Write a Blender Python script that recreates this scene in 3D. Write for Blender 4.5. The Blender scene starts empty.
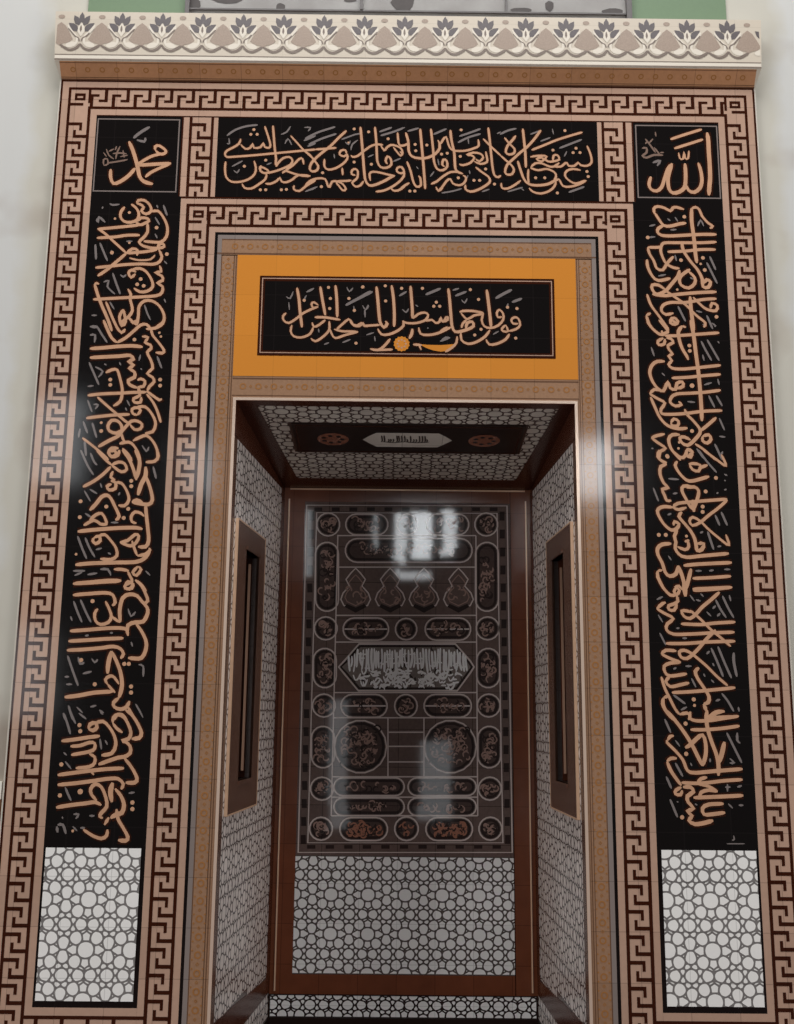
import bpy, math, random
R = random.Random(7)
C = bpy.context.scene.collection

# ------------------------------------------------------------------ camera
F_PX, PITCH, YAW, ROLL = 1030.0, 0.19370, 0.003848, 0.009942
CAM = (-0.0483, -4.2906, 1.5020)
def cross(a, b): return (a[1]*b[2]-a[2]*b[1], a[2]*b[0]-a[0]*b[2], a[0]*b[1]-a[1]*b[0])
def dot(a, b): return sum(p*q for p, q in zip(a, b))
fw = (math.sin(YAW)*math.cos(PITCH), math.cos(YAW)*math.cos(PITCH), math.sin(PITCH))
r0 = (math.cos(YAW), -math.sin(YAW), 0.0)
u0 = cross(r0, fw)
rt = tuple(r0[i]*math.cos(ROLL)+u0[i]*math.sin(ROLL) for i in range(3))
up = tuple(-r0[i]*math.sin(ROLL)+u0[i]*math.cos(ROLL) for i in range(3))
def survey(px, py, y=0.0):
    """a point of the photograph measured on the upright plane at depth y -> (x, z) in metres"""
    d = [fw[i]*F_PX + rt[i]*(px-397) + up[i]*(512-py) for i in range(3)]
    t = (y-CAM[1])/d[1]
    return (CAM[0]+t*d[0], CAM[2]+t*d[2])
import mathutils
cd = bpy.data.cameras.new('camera')
cam = bpy.data.objects.new('camera', cd); C.objects.link(cam)
M = mathutils.Matrix(((rt[0], up[0], -fw[0], CAM[0]), (rt[1], up[1], -fw[1], CAM[1]), (rt[2], up[2], -fw[2], CAM[2]), (0, 0, 0, 1)))
cam.matrix_world = M
cd.sensor_fit = 'HORIZONTAL'; cd.sensor_width = 36.0; cd.lens = 36.0*F_PX/794.0
cd.clip_start = 0.05; cd.clip_end = 100
bpy.context.scene.camera = cam
bpy.context.scene.view_settings.view_transform = 'Standard'
bpy.context.scene.view_settings.look = 'None'

# ------------------------------------------------------------------ materials
def lin(c):
    c /= 255.0
    return c/12.92 if c <= 0.04045 else ((c+0.055)/1.055)**2.4
def rgb(r, g, b, k=1.0): return (min(0.92, lin(r)*k), min(0.92, lin(g)*k), min(0.92, lin(b)*k), 1)
TILE_U, TILE_V = 0.19, 0.189
def mat(name, col, rough=0.2, spec=0.5, joints=None, tint=0.06, noise=0.0, nscale=30, jdark=0.66, tilt=0.008, metal=0.0, bump=0.0, col2=None):
    m = bpy.data.materials.new(name); m.use_nodes = True
    nt = m.node_tree; N = nt.nodes; L = nt.links
    b = N['Principled BSDF']
    b.inputs['Roughness'].default_value = rough
    b.inputs['Specular IOR Level'].default_value = spec
    b.inputs['Metallic'].default_value = metal
    geo = N.new('ShaderNodeNewGeometry')
    cur = N.new('ShaderNodeRGB'); cur.outputs[0].default_value = col; out = cur.outputs[0]
    if noise or col2:
        no = N.new('ShaderNodeTexNoise'); no.inputs['Scale'].default_value = nscale; no.inputs['Detail'].default_value = 4
        L.new(geo.outputs['Position'], no.inputs['Vector'])
        if col2:
            rp = N.new('ShaderNodeValToRGB')
            rp.color_ramp.elements[0].position = 0.38; rp.color_ramp.elements[1].position = 0.62
            rp.color_ramp.elements[0].color = col; rp.color_ramp.elements[1].color = col2
            L.new(no.outputs['Fac'], rp.inputs[0]); out = rp.outputs[0]
        else:
            mr = N.new('ShaderNodeMapRange'); mr.inputs[3].default_value = 1-noise; mr.inputs[4].default_value = 1+noise
            L.new(no.outputs['Fac'], mr.inputs[0])
            vm = N.new('ShaderNodeVectorMath'); vm.operation = 'SCALE'
            L.new(out, vm.inputs[0]); L.new(mr.outputs[0], vm.inputs['Scale']); out = vm.outputs[0]
    if joints:
        sx = N.new('ShaderNodeSeparateXYZ'); L.new(geo.outputs['Position'], sx.inputs[0])
        ax = {'xz': (0, 2), 'yz': (1, 2), 'xy': (0, 1)}[joints]
        cells = []; masks = []
        for a, per, off in ((ax[0], TILE_U, 0.01), (ax[1], TILE_V, 0.088)):
            s = N.new('ShaderNodeMath'); s.operation = 'MULTIPLY_ADD'; L.new(sx.outputs[a], s.inputs[0])
            s.inputs[1].default_value = 1/per; s.inputs[2].default_value = 50+off/per
            fl = N.new('ShaderNodeMath'); fl.operation = 'FLOOR'; L.new(s.outputs[0], fl.inputs[0]); cells.append(fl)
            fr = N.new('ShaderNodeMath'); fr.operation = 'FRACT'; L.new(s.outputs[0], fr.inputs[0])
            lt = N.new('ShaderNodeMath'); lt.operation = 'LESS_THAN'; L.new(fr.outputs[0], lt.inputs[0]); lt.inputs[1].default_value = 0.0028/per
            masks.append(lt)
        cb = N.new('ShaderNodeCombineXYZ'); L.new(cells[0].outputs[0], cb.inputs[0]); L.new(cells[1].outputs[0], cb.inputs[1])
        wn = N.new('ShaderNodeTexWhiteNoise'); wn.noise_dimensions = '2D'; L.new(cb.outputs[0], wn.inputs['Vector'])
        mr = N.new('ShaderNodeMapRange'); mr.inputs[3].default_value = 1-tint; mr.inputs[4].default_value = 1+tint
        L.new(wn.outputs['Value'], mr.inputs[0])
        mx = N.new('ShaderNodeMath'); mx.operation = 'MAXIMUM'; L.new(masks[0].outputs[0], mx.inputs[0]); L.new(masks[1].outputs[0], mx.inputs[1])
        jd = N.new('ShaderNodeMath'); jd.operation = 'MULTIPLY_ADD'; L.new(mx.outputs[0], jd.inputs[0]); jd.inputs[1].default_value = -(1-jdark); jd.inputs[2].default_value = 1
        pr = N.new('ShaderNodeMath'); pr.operation = 'MULTIPLY'; L.new(mr.outputs[0], pr.inputs[0]); L.new(jd.outputs[0], pr.inputs[1])
        vm = N.new('ShaderNodeVectorMath'); vm.operation = 'SCALE'
        L.new(out, vm.inputs[0]); L.new(pr.outputs[0], vm.inputs['Scale']); out = vm.outputs[0]
        # each tile sits at a hair's tilt, so reflections break at the joints
        sb = N.new('ShaderNodeVectorMath'); sb.operation = 'SUBTRACT'; L.new(wn.outputs['Color'], sb.inputs[0]); sb.inputs[1].default_value = (.5, .5, .5)
        sc = N.new('ShaderNodeVectorMath'); sc.operation = 'SCALE'; L.new(sb.outputs[0], sc.inputs[0]); sc.inputs['Scale'].default_value = tilt
        ad = N.new('ShaderNodeVectorMath'); ad.operation = 'ADD'; L.new(geo.outputs['Normal'], ad.inputs[0]); L.new(sc.outputs[0], ad.inputs[1])
        nm = N.new('ShaderNodeVectorMath'); nm.operation = 'NORMALIZE'; L.new(ad.outputs[0], nm.inputs[0])
        L.new(nm.outputs[0], b.inputs['Normal'])
    if bump:
        n2 = N.new('ShaderNodeTexNoise'); n2.inputs['Scale'].default_value = nscale*2; n2.inputs['Detail'].default_value = 3
        L.new(geo.outputs['Position'], n2.inputs['Vector'])
        bp = N.new('ShaderNodeBump'); bp.inputs['Strength'].default_value = bump; bp.inputs['Distance'].default_value = 0.004
        L.new(n2.outputs['Fac'], bp.inputs['Height']); L.new(bp.outputs[0], b.inputs['Normal'])
    L.new(out, b.inputs['Base Color'])
    return m
K = 1.35
KN = 2.0
GL = 0.10
m_pale   = mat('pale_key_tile', rgb(161, 132, 115, K), GL, joints='xz', noise=.10, nscale=40)
m_dark   = mat('dark_key_line', rgb(46, 17, 6, K), GL, joints='xz')
m_black  = mat('black_tile', rgb(14, 11, 11, K), GL, joints='xz', jdark=1.9)
m_gold   = mat('gold_lettering', rgb(174, 135, 108, K), GL, noise=.22, nscale=22)
m_honor  = mat('faint_brown_marks', rgb(112, 92, 82, K), GL)
m_glint    = mat('recess_highlight', rgb(128, 100, 84, KN), .3)  # tone of the highlight line drawn in each recess slot
m_halo   = mat('brown_outline_tile', rgb(42, 18, 9, K), GL)  # dark brown colour-bleed outline under the gold strokes
m_grey   = mat('grey_marks', rgb(108, 100, 98, K), GL)
m_line   = mat('grey_border_line', rgb(112, 102, 98, K), GL)
m_orange = mat('orange_tile', rgb(184, 118, 46, K), GL, joints='xz', jdark=.88, tint=.025)
m_orn    = mat('ornament_brown', rgb(134, 104, 82, K), GL, joints='xz', noise=.2, nscale=90)
m_ornline= mat('ornament_dark_line', rgb(92, 66, 50, K), GL, joints='xz')
m_ornring= mat('ornament_ring', rgb(140, 96, 56, K), GL)
m_orngrey= mat('ornament_grey_edge', rgb(118, 108, 104, K), GL, joints='xz')
m_white  = mat('white_star_tile', rgb(214, 213, 211, K), GL, joints='xz', jdark=.75, tint=.02, noise=.03, nscale=120)
m_strap  = mat('grey_strapwork', rgb(108, 105, 104, K), GL, joints='xz')
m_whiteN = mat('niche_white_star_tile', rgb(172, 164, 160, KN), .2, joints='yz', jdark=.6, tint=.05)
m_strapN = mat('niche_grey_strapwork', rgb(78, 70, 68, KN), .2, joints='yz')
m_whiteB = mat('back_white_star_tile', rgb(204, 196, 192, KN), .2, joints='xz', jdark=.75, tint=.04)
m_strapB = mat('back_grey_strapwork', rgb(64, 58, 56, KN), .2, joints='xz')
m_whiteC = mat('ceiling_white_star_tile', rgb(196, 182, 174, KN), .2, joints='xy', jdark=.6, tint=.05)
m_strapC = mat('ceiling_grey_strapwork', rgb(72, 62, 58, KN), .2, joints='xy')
m_wood   = mat('dark_wood_tile', rgb(82, 44, 27, KN), .16, joints='xz', noise=.25, nscale=12, jdark=.6)
m_woodd  = mat('darker_wood_tile', rgb(56, 28, 18, KN), .25, joints='yz', noise=.2, nscale=12, jdark=.7)
m_woodr  = mat('recess_wood', rgb(70, 48, 38, KN), .25, noise=.2, nscale=14)
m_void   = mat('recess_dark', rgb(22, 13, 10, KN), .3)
m_trim   = mat('pale_metal_trim', rgb(205, 182, 165, K), .22, metal=.35)
m_trimN  = mat('bronze_trim', rgb(190, 150, 125, KN), .25, metal=.3)
m_fback  = mat('frieze_ground', rgb(176, 166, 152, K), .35, joints='xz', jdark=.9, tint=.02)
m_fdark  = mat('frieze_dark_leaf', rgb(80, 74, 76, K), .35)
m_ftan   = mat('frieze_tan_lobe', rgb(138, 122, 110, K), .35, noise=.25, nscale=160)
m_flight = mat('frieze_light_scroll', rgb(192, 184, 172, K), .35)
m_fscr   = mat('frieze_grey_scroll', rgb(104, 92, 84, K), .35)
m_soffit = mat('soffit_tile', rgb(160, 116, 84, K), .2, joints='xz', noise=.15, nscale=60)
m_grout  = mat('white_grout', rgb(186, 180, 170, K), .7, noise=.1)
m_mbase  = mat('mural_ground', rgb(76, 63, 59, KN), .045, joints='xz', tilt=.004, noise=.25, nscale=60, jdark=.35, tint=.04)
m_mline  = mat('mural_line', rgb(158, 148, 144, KN), .06)
m_mdark  = mat('mural_dark', rgb(34, 26, 25, KN), .045, joints='xz', tilt=.004, jdark=.6)
m_mscr   = mat('mural_scroll', rgb(118, 96, 88, KN), .045)
m_mred   = mat('mural_red_scroll', rgb(122, 82, 66, KN), .06)
m_mfill  = mat('mural_medallion_fill', rgb(58, 46, 43, KN), .045, joints='xz', tilt=.004, jdark=.5, noise=.3, nscale=80)
m_mgrey  = mat('mural_cartouche_grey', rgb(92, 84, 80, KN), .06, joints='xz', jdark=.5, tilt=.004, noise=.3, nscale=70)
m_msil   = mat('mural_silver', rgb(196, 190, 186, KN), .06)
m_floor  = mat('floor_carpet', rgb(70, 40, 34), .95, noise=.3, nscale=200, bump=.3)
m_green  = mat('green_paint', rgb(90, 111, 85, K), .6, noise=.06, nscale=60)
m_glass  = mat('frosted_pane', rgb(116, 113, 111, K), .3, col2=rgb(130, 128, 126, K), nscale=5)
m_alu    = mat('window_frame_grey', rgb(74, 70, 70, K), .4)
m_blot   = mat('dark_smudge', rgb(62, 57, 56, K), .7, noise=.3, nscale=30)
m_dado   = mat('dado_tile', rgb(122, 84, 62, K), .2, joints='xz', noise=.2, nscale=10)
m_cap    = mat('white_cap', rgb(204, 200, 190, K), .4)

def wall_mat():
    m = bpy.data.materials.new('painted_plaster'); m.use_nodes = True
    nt = m.node_tree; N = nt.nodes; L = nt.links; b = N['Principled BSDF']
    b.inputs['Roughness'].default_value = .8; b.inputs['Specular IOR Level'].default_value = .2
    geo = N.new('ShaderNodeNewGeometry'); sx = N.new('ShaderNodeSeparateXYZ'); L.new(geo.outputs['Position'], sx.inputs[0])
    ab = N.new('ShaderNodeMath'); ab.operation = 'ABSOLUTE'; L.new(sx.outputs[0], ab.inputs[0])
    no = N.new('ShaderNodeTexNoise'); no.inputs['Scale'].default_value = 3.5; no.inputs['Detail'].default_value = 5; L.new(geo.outputs['Position'], no.inputs['Vector'])
    # bare plaster margin next to the tiled surround, ragged edge
    rag = N.new('ShaderNodeMath'); rag.operation = 'MULTIPLY_ADD'; L.new(no.outputs['Fac'], rag.inputs[0]); rag.inputs[1].default_value = .22; L.new(ab.outputs[0], rag.inputs[2])
    mr = N.new('ShaderNodeMapRange'); L.new(rag.outputs[0], mr.inputs[0]); mr.inputs[1].default_value = 1.80; mr.inputs[2].default_value = 1.87; mr.inputs[3].default_value = 1; mr.inputs[4].default_value = 0
    mx = N.new('ShaderNodeMix'); mx.data_type = 'RGBA'
    mx.inputs['A'].default_value = rgb(174, 174, 172, K); mx.inputs['B'].default_value = rgb(168, 165, 156, K)
    L.new(mr.outputs[0], mx.inputs['Factor'])
    # brown damp stains low on the left
    st = N.new('ShaderNodeTexNoise'); st.inputs['Scale'].default_value = 2.3; st.inputs['Detail'].default_value = 3; L.new(geo.outputs['Position'], st.inputs['Vector'])
    zr = N.new('ShaderNodeMapRange'); L.new(sx.outputs[2], zr.inputs[0]); zr.inputs[1].default_value = 1.1; zr.inputs[2].default_value = 2.1; zr.inputs[3].default_value = .30; zr.inputs[4].default_value = 0
    ad = N.new('ShaderNodeMath'); ad.operation = 'ADD'; L.new(st.outputs['Fac'], ad.inputs[0]); L.new(zr.outputs[0], ad.inputs[1])
    sr = N.new('ShaderNodeMapRange'); L.new(ad.outputs[0], sr.inputs[0]); sr.inputs[1].default_value = .55; sr.inputs[2].default_value = .8; sr.inputs[3].default_value = 0; sr.inputs[4].default_value = .6
    m2 = N.new('ShaderNodeMix'); m2.data_type = 'RGBA'; L.new(mx.outputs['Result'], m2.inputs['A']); m2.inputs['B'].default_value = rgb(126, 110, 98, K)
    L.new(sr.outputs[0], m2.inputs['Factor'])
    L.new(m2.outputs['Result'], b.inputs['Base Color'])
    bp = N.new('ShaderNodeBump'); bp.inputs['Strength'].default_value = .15; bp.inputs['Distance'].default_value = .01; L.new(no.outputs['Fac'], bp.inputs['Height']); L.new(bp.outputs[0], b.inputs['Normal'])
    return m
m_wall = wall_mat()

# ------------------------------------------------------------------ mesh tools
class Plane:
    """local frame: u along, v up, h out towards the room"""
    def __init__(s, o, u, v, n): s.o, s.u, s.v, s.n = o, u, v, n
    def p(s, u, v, h=0.0): return tuple(s.o[i]+s.u[i]*u+s.v[i]*v+s.n[i]*h for i in range(3))
DEPTH = 1.111
FRONT = Plane((0, 0, 0), (1, 0, 0), (0, 0, 1), (0, -1, 0))
BACK = Plane((0, DEPTH, 0), (1, 0, 0), (0, 0, 1), (0, -1, 0))
XF, XL, XR = 0.733, -0.633, 0.687
def splay(x0, x1, s):
    L_ = math.hypot(x1-x0, DEPTH); u = ((x1-x0)/L_, DEPTH/L_, 0)
    n = (u[1], -u[0], 0) if s < 0 else (-u[1], u[0], 0)
    return Plane((x0, 0, 0), u, (0, 0, 1), n), L_
LEFT, LLEN = splay(-XF, XL, -1)
RIGHT, RLEN = splay(XF, XR, 1)
ZF, ZB = 2.832, 2.690
CL = math.hypot(DEPTH, ZF-ZB)
cv = (0, DEPTH/CL, (ZB-ZF)/CL)
CEIL = Plane((0, 0, ZF), (1, 0, 0), cv, (0, cv[2], -cv[1]))

TICK = [0]
def lift():
    TICK[0] = (TICK[0]+37) % 101
    return TICK[0]*3e-6
class MB:
    def __init__(s, mats): s.v, s.f, s.m, s.mats = [], [], [], mats
    def add(s, pts, faces, mi=0):
        b = len(s.v); s.v += pts
        for f in faces: s.f.append([b+i for i in f]); s.m.append(mi)
    def box(s, pl, u0, u1, v0, v1, h0, h1, mi=0):
        P = [pl.p(u, v, h) for h in (h0, h1) for u, v in ((u0, v0), (u1, v0), (u1, v1), (u0, v1))]
        s.add(P, [(0, 3, 2, 1), (4, 5, 6, 7), (0, 1, 5, 4), (1, 2, 6, 5), (2, 3, 7, 6), (3, 0, 4, 7)], mi)
    def prism(s, pl, poly, h0, h1, mi=0):
        n = len(poly); P = [pl.p(u, v, h0) for u, v in poly]+[pl.p(u, v, h1) for u, v in poly]
        s.add(P, [tuple(range(n-1, -1, -1)), tuple(range(n, 2*n))]+[(i, (i+1) % n, n+(i+1) % n, n+i) for i in range(n)], mi)
    def poly(s, pl, poly, h, mi=0):
        h += lift(); s.add([pl.p(u, v, h) for u, v in poly], [tuple(range(len(poly)))], mi)
    def rect(s, pl, u0, u1, v0, v1, h, mi=0): s.poly(pl, [(u0, v0), (u1, v0), (u1, v1), (u0, v1)], h, mi)
    def ring(s, pl, outer, inner, h, mi=0):
        h += lift(); n = len(outer); s.add([pl.p(u, v, h) for u, v in outer+inner], [(i, (i+1) % n, n+(i+1) % n, n+i) for i in range(n)], mi)
    def outline(s, pl, pts, w, h, mi=0, closed=True):
        h += lift(); n = len(pts); o, i_ = [], []
        for k in range(n):
            a = pts[k-1] if (closed or k) else pts[k]; b = pts[(k+1) % n] if (closed or k < n-1) else pts[k]
            dx, dy = b[0]-a[0], b[1]-a[1]; l = math.hypot(dx, dy) or 1
            o.append((pts[k][0]-dy/l*w/2, pts[k][1]+dx/l*w/2)); i_.append((pts[k][0]+dy/l*w/2, pts[k][1]-dx/l*w/2))
        s.add([pl.p(u, v, h) for u, v in o+i_], [(k, (k+1) % n, n+(k+1) % n, n+k) for k in range(n if closed else n-1)], mi)
    def link(s, name, parent=None, origin=None):
        if origin is None:
            if parent is not None: origin = parent['_o']
            else:
                xs = [[p[i] for p in s.v] for i in range(3)]
                origin = ((min(xs[0])+max(xs[0]))/2, (min(xs[1])+max(xs[1]))/2, min(xs[2]))
        me = bpy.data.meshes.new(name)
        me.from_pydata([tuple(p[i]-origin[i] for i in range(3)) for p in s.v], [], s.f)
        for m in s.mats: me.materials.append(m)
        me.polygons.foreach_set('material_index', s.m); me.update()
        o = bpy.data.objects.new(name, me); C.objects.link(o)
        if parent is not None: o.parent = parent
        if parent is None: o.location = origin
        elif tuple(origin) != tuple(parent['_o']): o.location = tuple(origin[i]-parent['_o'][i] for i in range(3))
        return o
def tag(o, label, cat, group=None, kind=None):
    o['label'] = label; o['category'] = cat
    if group: o['group'] = group
    if kind: o['kind'] = kind
    return o
ROOTS = []
def thing(name, label, cat, loc, group=None):
    o = bpy.data.objects.new(name, None); C.objects.link(o); o.location = loc; o.empty_display_size = .05
    o['_o'] = loc; ROOTS.append(o)
    return tag(o, label, cat, group)
def struct(o): o['kind'] = 'structure'; return o

# ------------------------------------------------------------------ pattern tools
def smooth(pts, step):
    out = []
    n = len(pts)
    for i in range(n-1):
        p0, p1, p2, p3 = pts[max(i-1, 0)], pts[i], pts[i+1], pts[min(i+2, n-1)]
        k = max(2, int(math.hypot(p2[0]-p1[0], p2[1]-p1[1])/step))
        for j in range(k):
            t = j/k; a = []
            for c in (0, 1):
                a.append(.5*((2*p1[c])+(-p0[c]+p2[c])*t+(2*p0[c]-5*p1[c]+4*p2[c]-p3[c])*t*t+(-p0[c]+3*p1[c]-3*p2[c]+p3[c])*t**3))
            out.append(tuple(a))
    out.append(pts[-1]); return out
def stroke(mb, pl, pts, w, h, mi=0, step=.012, pen=-0.9, taper=True):
    """a reed-pen stroke: ribbon through pts whose width follows the pen angle"""
    q = smooth(pts, step); n = len(q)
    if n < 2: return
    tot = sum(math.hypot(q[i+1][0]-q[i][0], q[i+1][1]-q[i][1]) for i in range(n-1)) or 1e-6
    a, b = [], []; acc = 0; h += lift()
    for i in range(n):
        p, r = q[max(i-1, 0)], q[min(i+1, n-1)]
        dx, dy = r[0]-p[0], r[1]-p[1]; l = math.hypot(dx, dy) or 1e-9
        if i: acc += math.hypot(q[i][0]-q[i-1][0], q[i][1]-q[i-1][1])
        ww = w*(.80+.35*abs(math.sin(math.atan2(dy, dx)-pen)))
        if taper:
            e = min(acc, tot-acc)/(w*.9)
            ww *= min(1, .45+.55*e)
        hh = h+1.2e-4*i/n
        a.append(pl.p(q[i][0]-dy/l*ww/2, q[i][1]+dx/l*ww/2, hh)); b.append(pl.p(q[i][0]+dy/l*ww/2, q[i][1]-dx/l*ww/2, hh))
    mb.add(a+b, [(n+i, n+i+1, i+1, i) for i in range(n-1)], mi)
def circ(cu, cv_, r, n=16, ry=None, rot=0):
    ry = ry or r; out = []
    for k in range(n):
        t = 2*math.pi*k/n; x, y = r*math.cos(t), ry*math.sin(t)
        out.append((cu+x*math.cos(rot)-y*math.sin(rot), cv_+x*math.sin(rot)+y*math.cos(rot)))
    return out
def stadium(u0, u1, v0, v1, n=7):
    w, h = u1-u0, v1-v0; r = min(w, h)/2; out = []
    if w >= h: cs = [(u1-r, (v0+v1)/2, -90), (u0+r, (v0+v1)/2, 90)]
    else: cs = [((u0+u1)/2, v1-r, 0), ((u0+u1)/2, v0+r, 180)]
    for x, y, a in cs:
        for k in range(n+1):
            t = math.radians(a+180*k/n); out.append((x+r*math.cos(t), y+r*math.sin(t)))
    return out
def clip(poly, u0, u1, v0, v1):
    for ax, lim, sg in ((0, u0, 1), (0, u1, -1), (1, v0, 1), (1, v1, -1)):
        out = []
        for i in range(len(poly)):
            a, b = poly[i-1], poly[i]
            ia, ib = (a[ax]-lim)*sg >= 0, (b[ax]-lim)*sg >= 0
            if ia != ib:
                t = (lim-a[ax])/(b[ax]-a[ax]); out.append((a[0]+(b[0]-a[0])*t, a[1]+(b[1]-a[1])*t))
            if ib: out.append(b)
        poly = out
        if len(poly) < 3: return None
    return poly
def star_cell():
    """one repeat of the rosette tiling in units where the cell is 270 x 302: rounded white tesserae parted by even grey straps"""
    CW, CH = 270, 302; a, b = 135, 151; S = [(0, 0, 37, 2), (a, b, 50, 2)]
    for sx in (-1, 1):
        S += [(sx*99, 0, 36, 2), (0, sx*108, 36, 2)]
        for sy in (-1, 1):
            S += [(sx*73, sy*80, 38, 2), (sx*55, sy*27, 9, 1), (sx*27, sy*57, 9, 1), (sx*114, sy*42, 10, 1), (sx*38, sy*122, 8, 1)]
    for sy in (-1, 1): S.append((a, sy*71, 26, 0))
    for sx in (-1, 1): S.append((sx*56, b, 26, 0))
    A = [(x+i*CW, y+j*CH, r) for x, y, r, _ in S for i in (-1, 0, 1) for j in (-1, 0, 1)]
    gap = 5.5; out = []
    for x, y, r, rounds in S:
        P = [(x-120, y-120), (x+120, y-120), (x+120, y+120), (x-120, y+120)]
        for qx, qy, qr in A:
            d = math.hypot(qx-x, qy-y)
            if d < 1 or d > 240: continue
            nx, ny = (qx-x)/d, (qy-y)/d; lim = (d*d+r*r-qr*qr)/(2*d)-gap
            Q = []
            for k in range(len(P)):
                m, n = P[k-1], P[k]
                dm, dn = (m[0]-x)*nx+(m[1]-y)*ny-lim, (n[0]-x)*nx+(n[1]-y)*ny-lim
                if (dm <= 0) != (dn <= 0):
                    t = dm/(dm-dn); Q.append((m[0]+(n[0]-m[0])*t, m[1]+(n[1]-m[1])*t))
                if dn <= 0: Q.append(n)
            P = Q
            if len(P) < 3: break
        if len(P) < 3: continue
        for _ in range(rounds):
            P = [q for k in range(len(P)) for q in ((P[k-1][0]*.72+P[k][0]*.28, P[k-1][1]*.72+P[k][1]*.28), (P[k-1][0]*.28+P[k][0]*.72, P[k-1][1]*.28+P[k][1]*.72))]
        Q = [P[k] for k in range(len(P)) if math.hypot(P[k][0]-P[k-1][0], P[k][1]-P[k-1][1]) > 1.5]
        if len(Q) >= 3: out.append(Q)
    return out
CELL = star_cell()
def star_fill(mb, pl, u0, u1, v0, v1, ou, ov, cw, ch, h, mi=0):
    """(ou, ov) is the centre of one big rosette"""
    su, sv = cw/270, ch/302
    ou, ov = ou-135*su, ov-151*sv
    for i in range(math.floor((u0-ou)/cw)-1, math.ceil((u1-ou)/cw)+2):
        for j in range(math.floor((v0-ov)/ch)-1, math.ceil((v1-ov)/ch)+2):
            for s in CELL:
                q = clip([(ou+i*cw+x*su, ov+j*ch+y*sv) for x, y in s], u0, u1, v0, v1)
                if q: mb.poly(pl, q, h, mi)
def key_v(mb, pl, u0, u1, v0, v1, per, h, mi, phase=0.0):
    """hooks of a Greek key running up a band u0..u1"""
    w = u1-u0; t = .18*w
    k = 0; v = v1-phase
    while v > v0-per:
        def r(a, b, c, d):
            a, b = u0+a*w, u0+b*w
            c, d = max(v0, min(v1, v-d*per)), max(v0, min(v1, v-c*per))
            if d > c: mb.rect(pl, a, b, c, d, h, mi)
        tt = t/per
        r(0, .74, 0, tt); r(.59, .74, tt, .42); r(.27, 1, .66, .66+tt); r(.27, .42, .40, .66)
        v -= per
def key_h(mb, pl, u0, u1, v0, v1, per, h, mi, phase=0.0):
    w = v1-v0; t = .18*w; u = u0+phase-per
    while u < u1:
        def r(a, b, c, d):
            a, b = max(u0, min(u1, u+a*per)), max(u0, min(u1, u+b*per))
            if b > a: mb.rect(pl, a, b, v0+c*w, v0+d*w, h, mi)
        tt = t/per
        r(0, tt, 0, .74); r(tt, .42, .59, .74); r(.66, .66+tt, .27, 1); r(.40, .66, .27, .42)
        u += per
def key_corner(mb, pl, u0, u1, v0, v1, h, mi, s):
    w, q = u1-u0, v1-v0; t = .15*w
    f = (lambda a: u0+a*w) if s > 0 else (lambda a: u1-a*w)
    def r(a, b, c, d):
        x, y = sorted((f(a), f(b))); mb.rect(pl, x, y, v0+c*q, v0+d*q, h, mi)
    r(.22, .82, .62, .78); r(.22, .36, .36, .78); r(.22, .82, .36, .50); r(.68, .82, .36, .78)
    r(0, .72, .04, .20); r(.98, 1.12, .20, 1)
# ------------------------------------------------------------------ the setting
PT = 0.03      # thickness of the tile cladding on the front
b = MB([m_wall]); W = Plane((0, 0, 0), (1, 0, 0), (0, 0, 1), (0, -1, 0))
for u_0, u_1, v_0, v_1 in ((-6, -.78, 0, 6.2), (.78, 6, 0, 6.2), (-.78, .78, 2.88, 6.2)): b.box(W, u_0, u_1, v_0, v_1, -.2, -PT)
struct(b.link('wall_back'))
b = MB([m_floor]); b.box(Plane((0, 0, 0), (1, 0, 0), (0, 1, 0), (0, 0, 1)), -6, 6, -7, 1.4, -.1, 0)
struct(b.link('floor'))
b = MB([m_woodd]); b.box(BACK, XL-.06, XR+.06, 0, 2.95, -.12, -.02); struct(b.link('wall_niche_back'))
HU0, HU1, HV0, HV1 = .25, .51, 1.215, 2.215          # opening of the blind recess in each niche side
def around(u0, u1, v0, v1):
    return ((u0, HU0, v0, v1), (HU1, u1, v0, v1), (HU0, HU1, v0, HV0), (HU0, HU1, HV1, v1))
for nm, pl, ln in (('wall_niche_left', LEFT, LLEN), ('wall_niche_right', RIGHT, RLEN)):
    b = MB([m_woodd])
    for q in around(.215, ln-.005, 0, 2.69): b.box(pl, *q, -.14, -.02)
    struct(b.link(nm))
b = MB([m_woodd]); b.prism(CEIL, [(-.80, .01), (.80, .01), (XR+.06, CL+.02), (XL-.06, CL+.02)], -.1, -.006); struct(b.link('ceiling'))
# tiled dado of the wall, only its end shows at the left
for s, nm in ((-1, 'trim_1'), (1, 'trim_2')):
    x0, x1 = sorted((s*6, s*1.615))
    b = MB([m_dado, m_cap]); b.box(W, x0, x1, 0, 1.15, -PT, -.012, 0); b.box(W, x0, x1, 1.15, 1.22, -PT, -.006, 1); struct(b.link(nm))

# strip of window and green paint above the cornice
WP = Plane((0, PT, 0), (1, 0, 0), (0, 0, 1), (0, -1, 0))
gz = 4.60
for x0, x1, lab in ((-1.51, -1.055, 'green painted strip of wall above the cornice, left of the grey window'),
                    (1.055, 1.50, 'green painted strip of wall above the cornice, right of the grey window')):
    b = MB([m_green]); b.box(WP, x0, x1, gz, 5.5, 0, .008)
    tag(b.link('painted_panel'), lab, 'wall panel', 'green painted strips above the cornice')
win = thing('window_1', 'grey frosted window above the cornice', 'window', (0, PT, gz)); win['kind'] = 'structure'
b = MB([m_glass]); b.box(WP, -1.05, 1.05, gz, 5.5, 0, .012); b.link('pane', win)
b = MB([m_alu])
b.box(WP, -1.05, 1.05, 4.742, 4.75, .012, .022); b.box(WP, 1.025, 1.05, gz, 5.5, .012, .03); b.box(WP, -1.05, -1.03, gz, 5.5, .012, .03)
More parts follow.
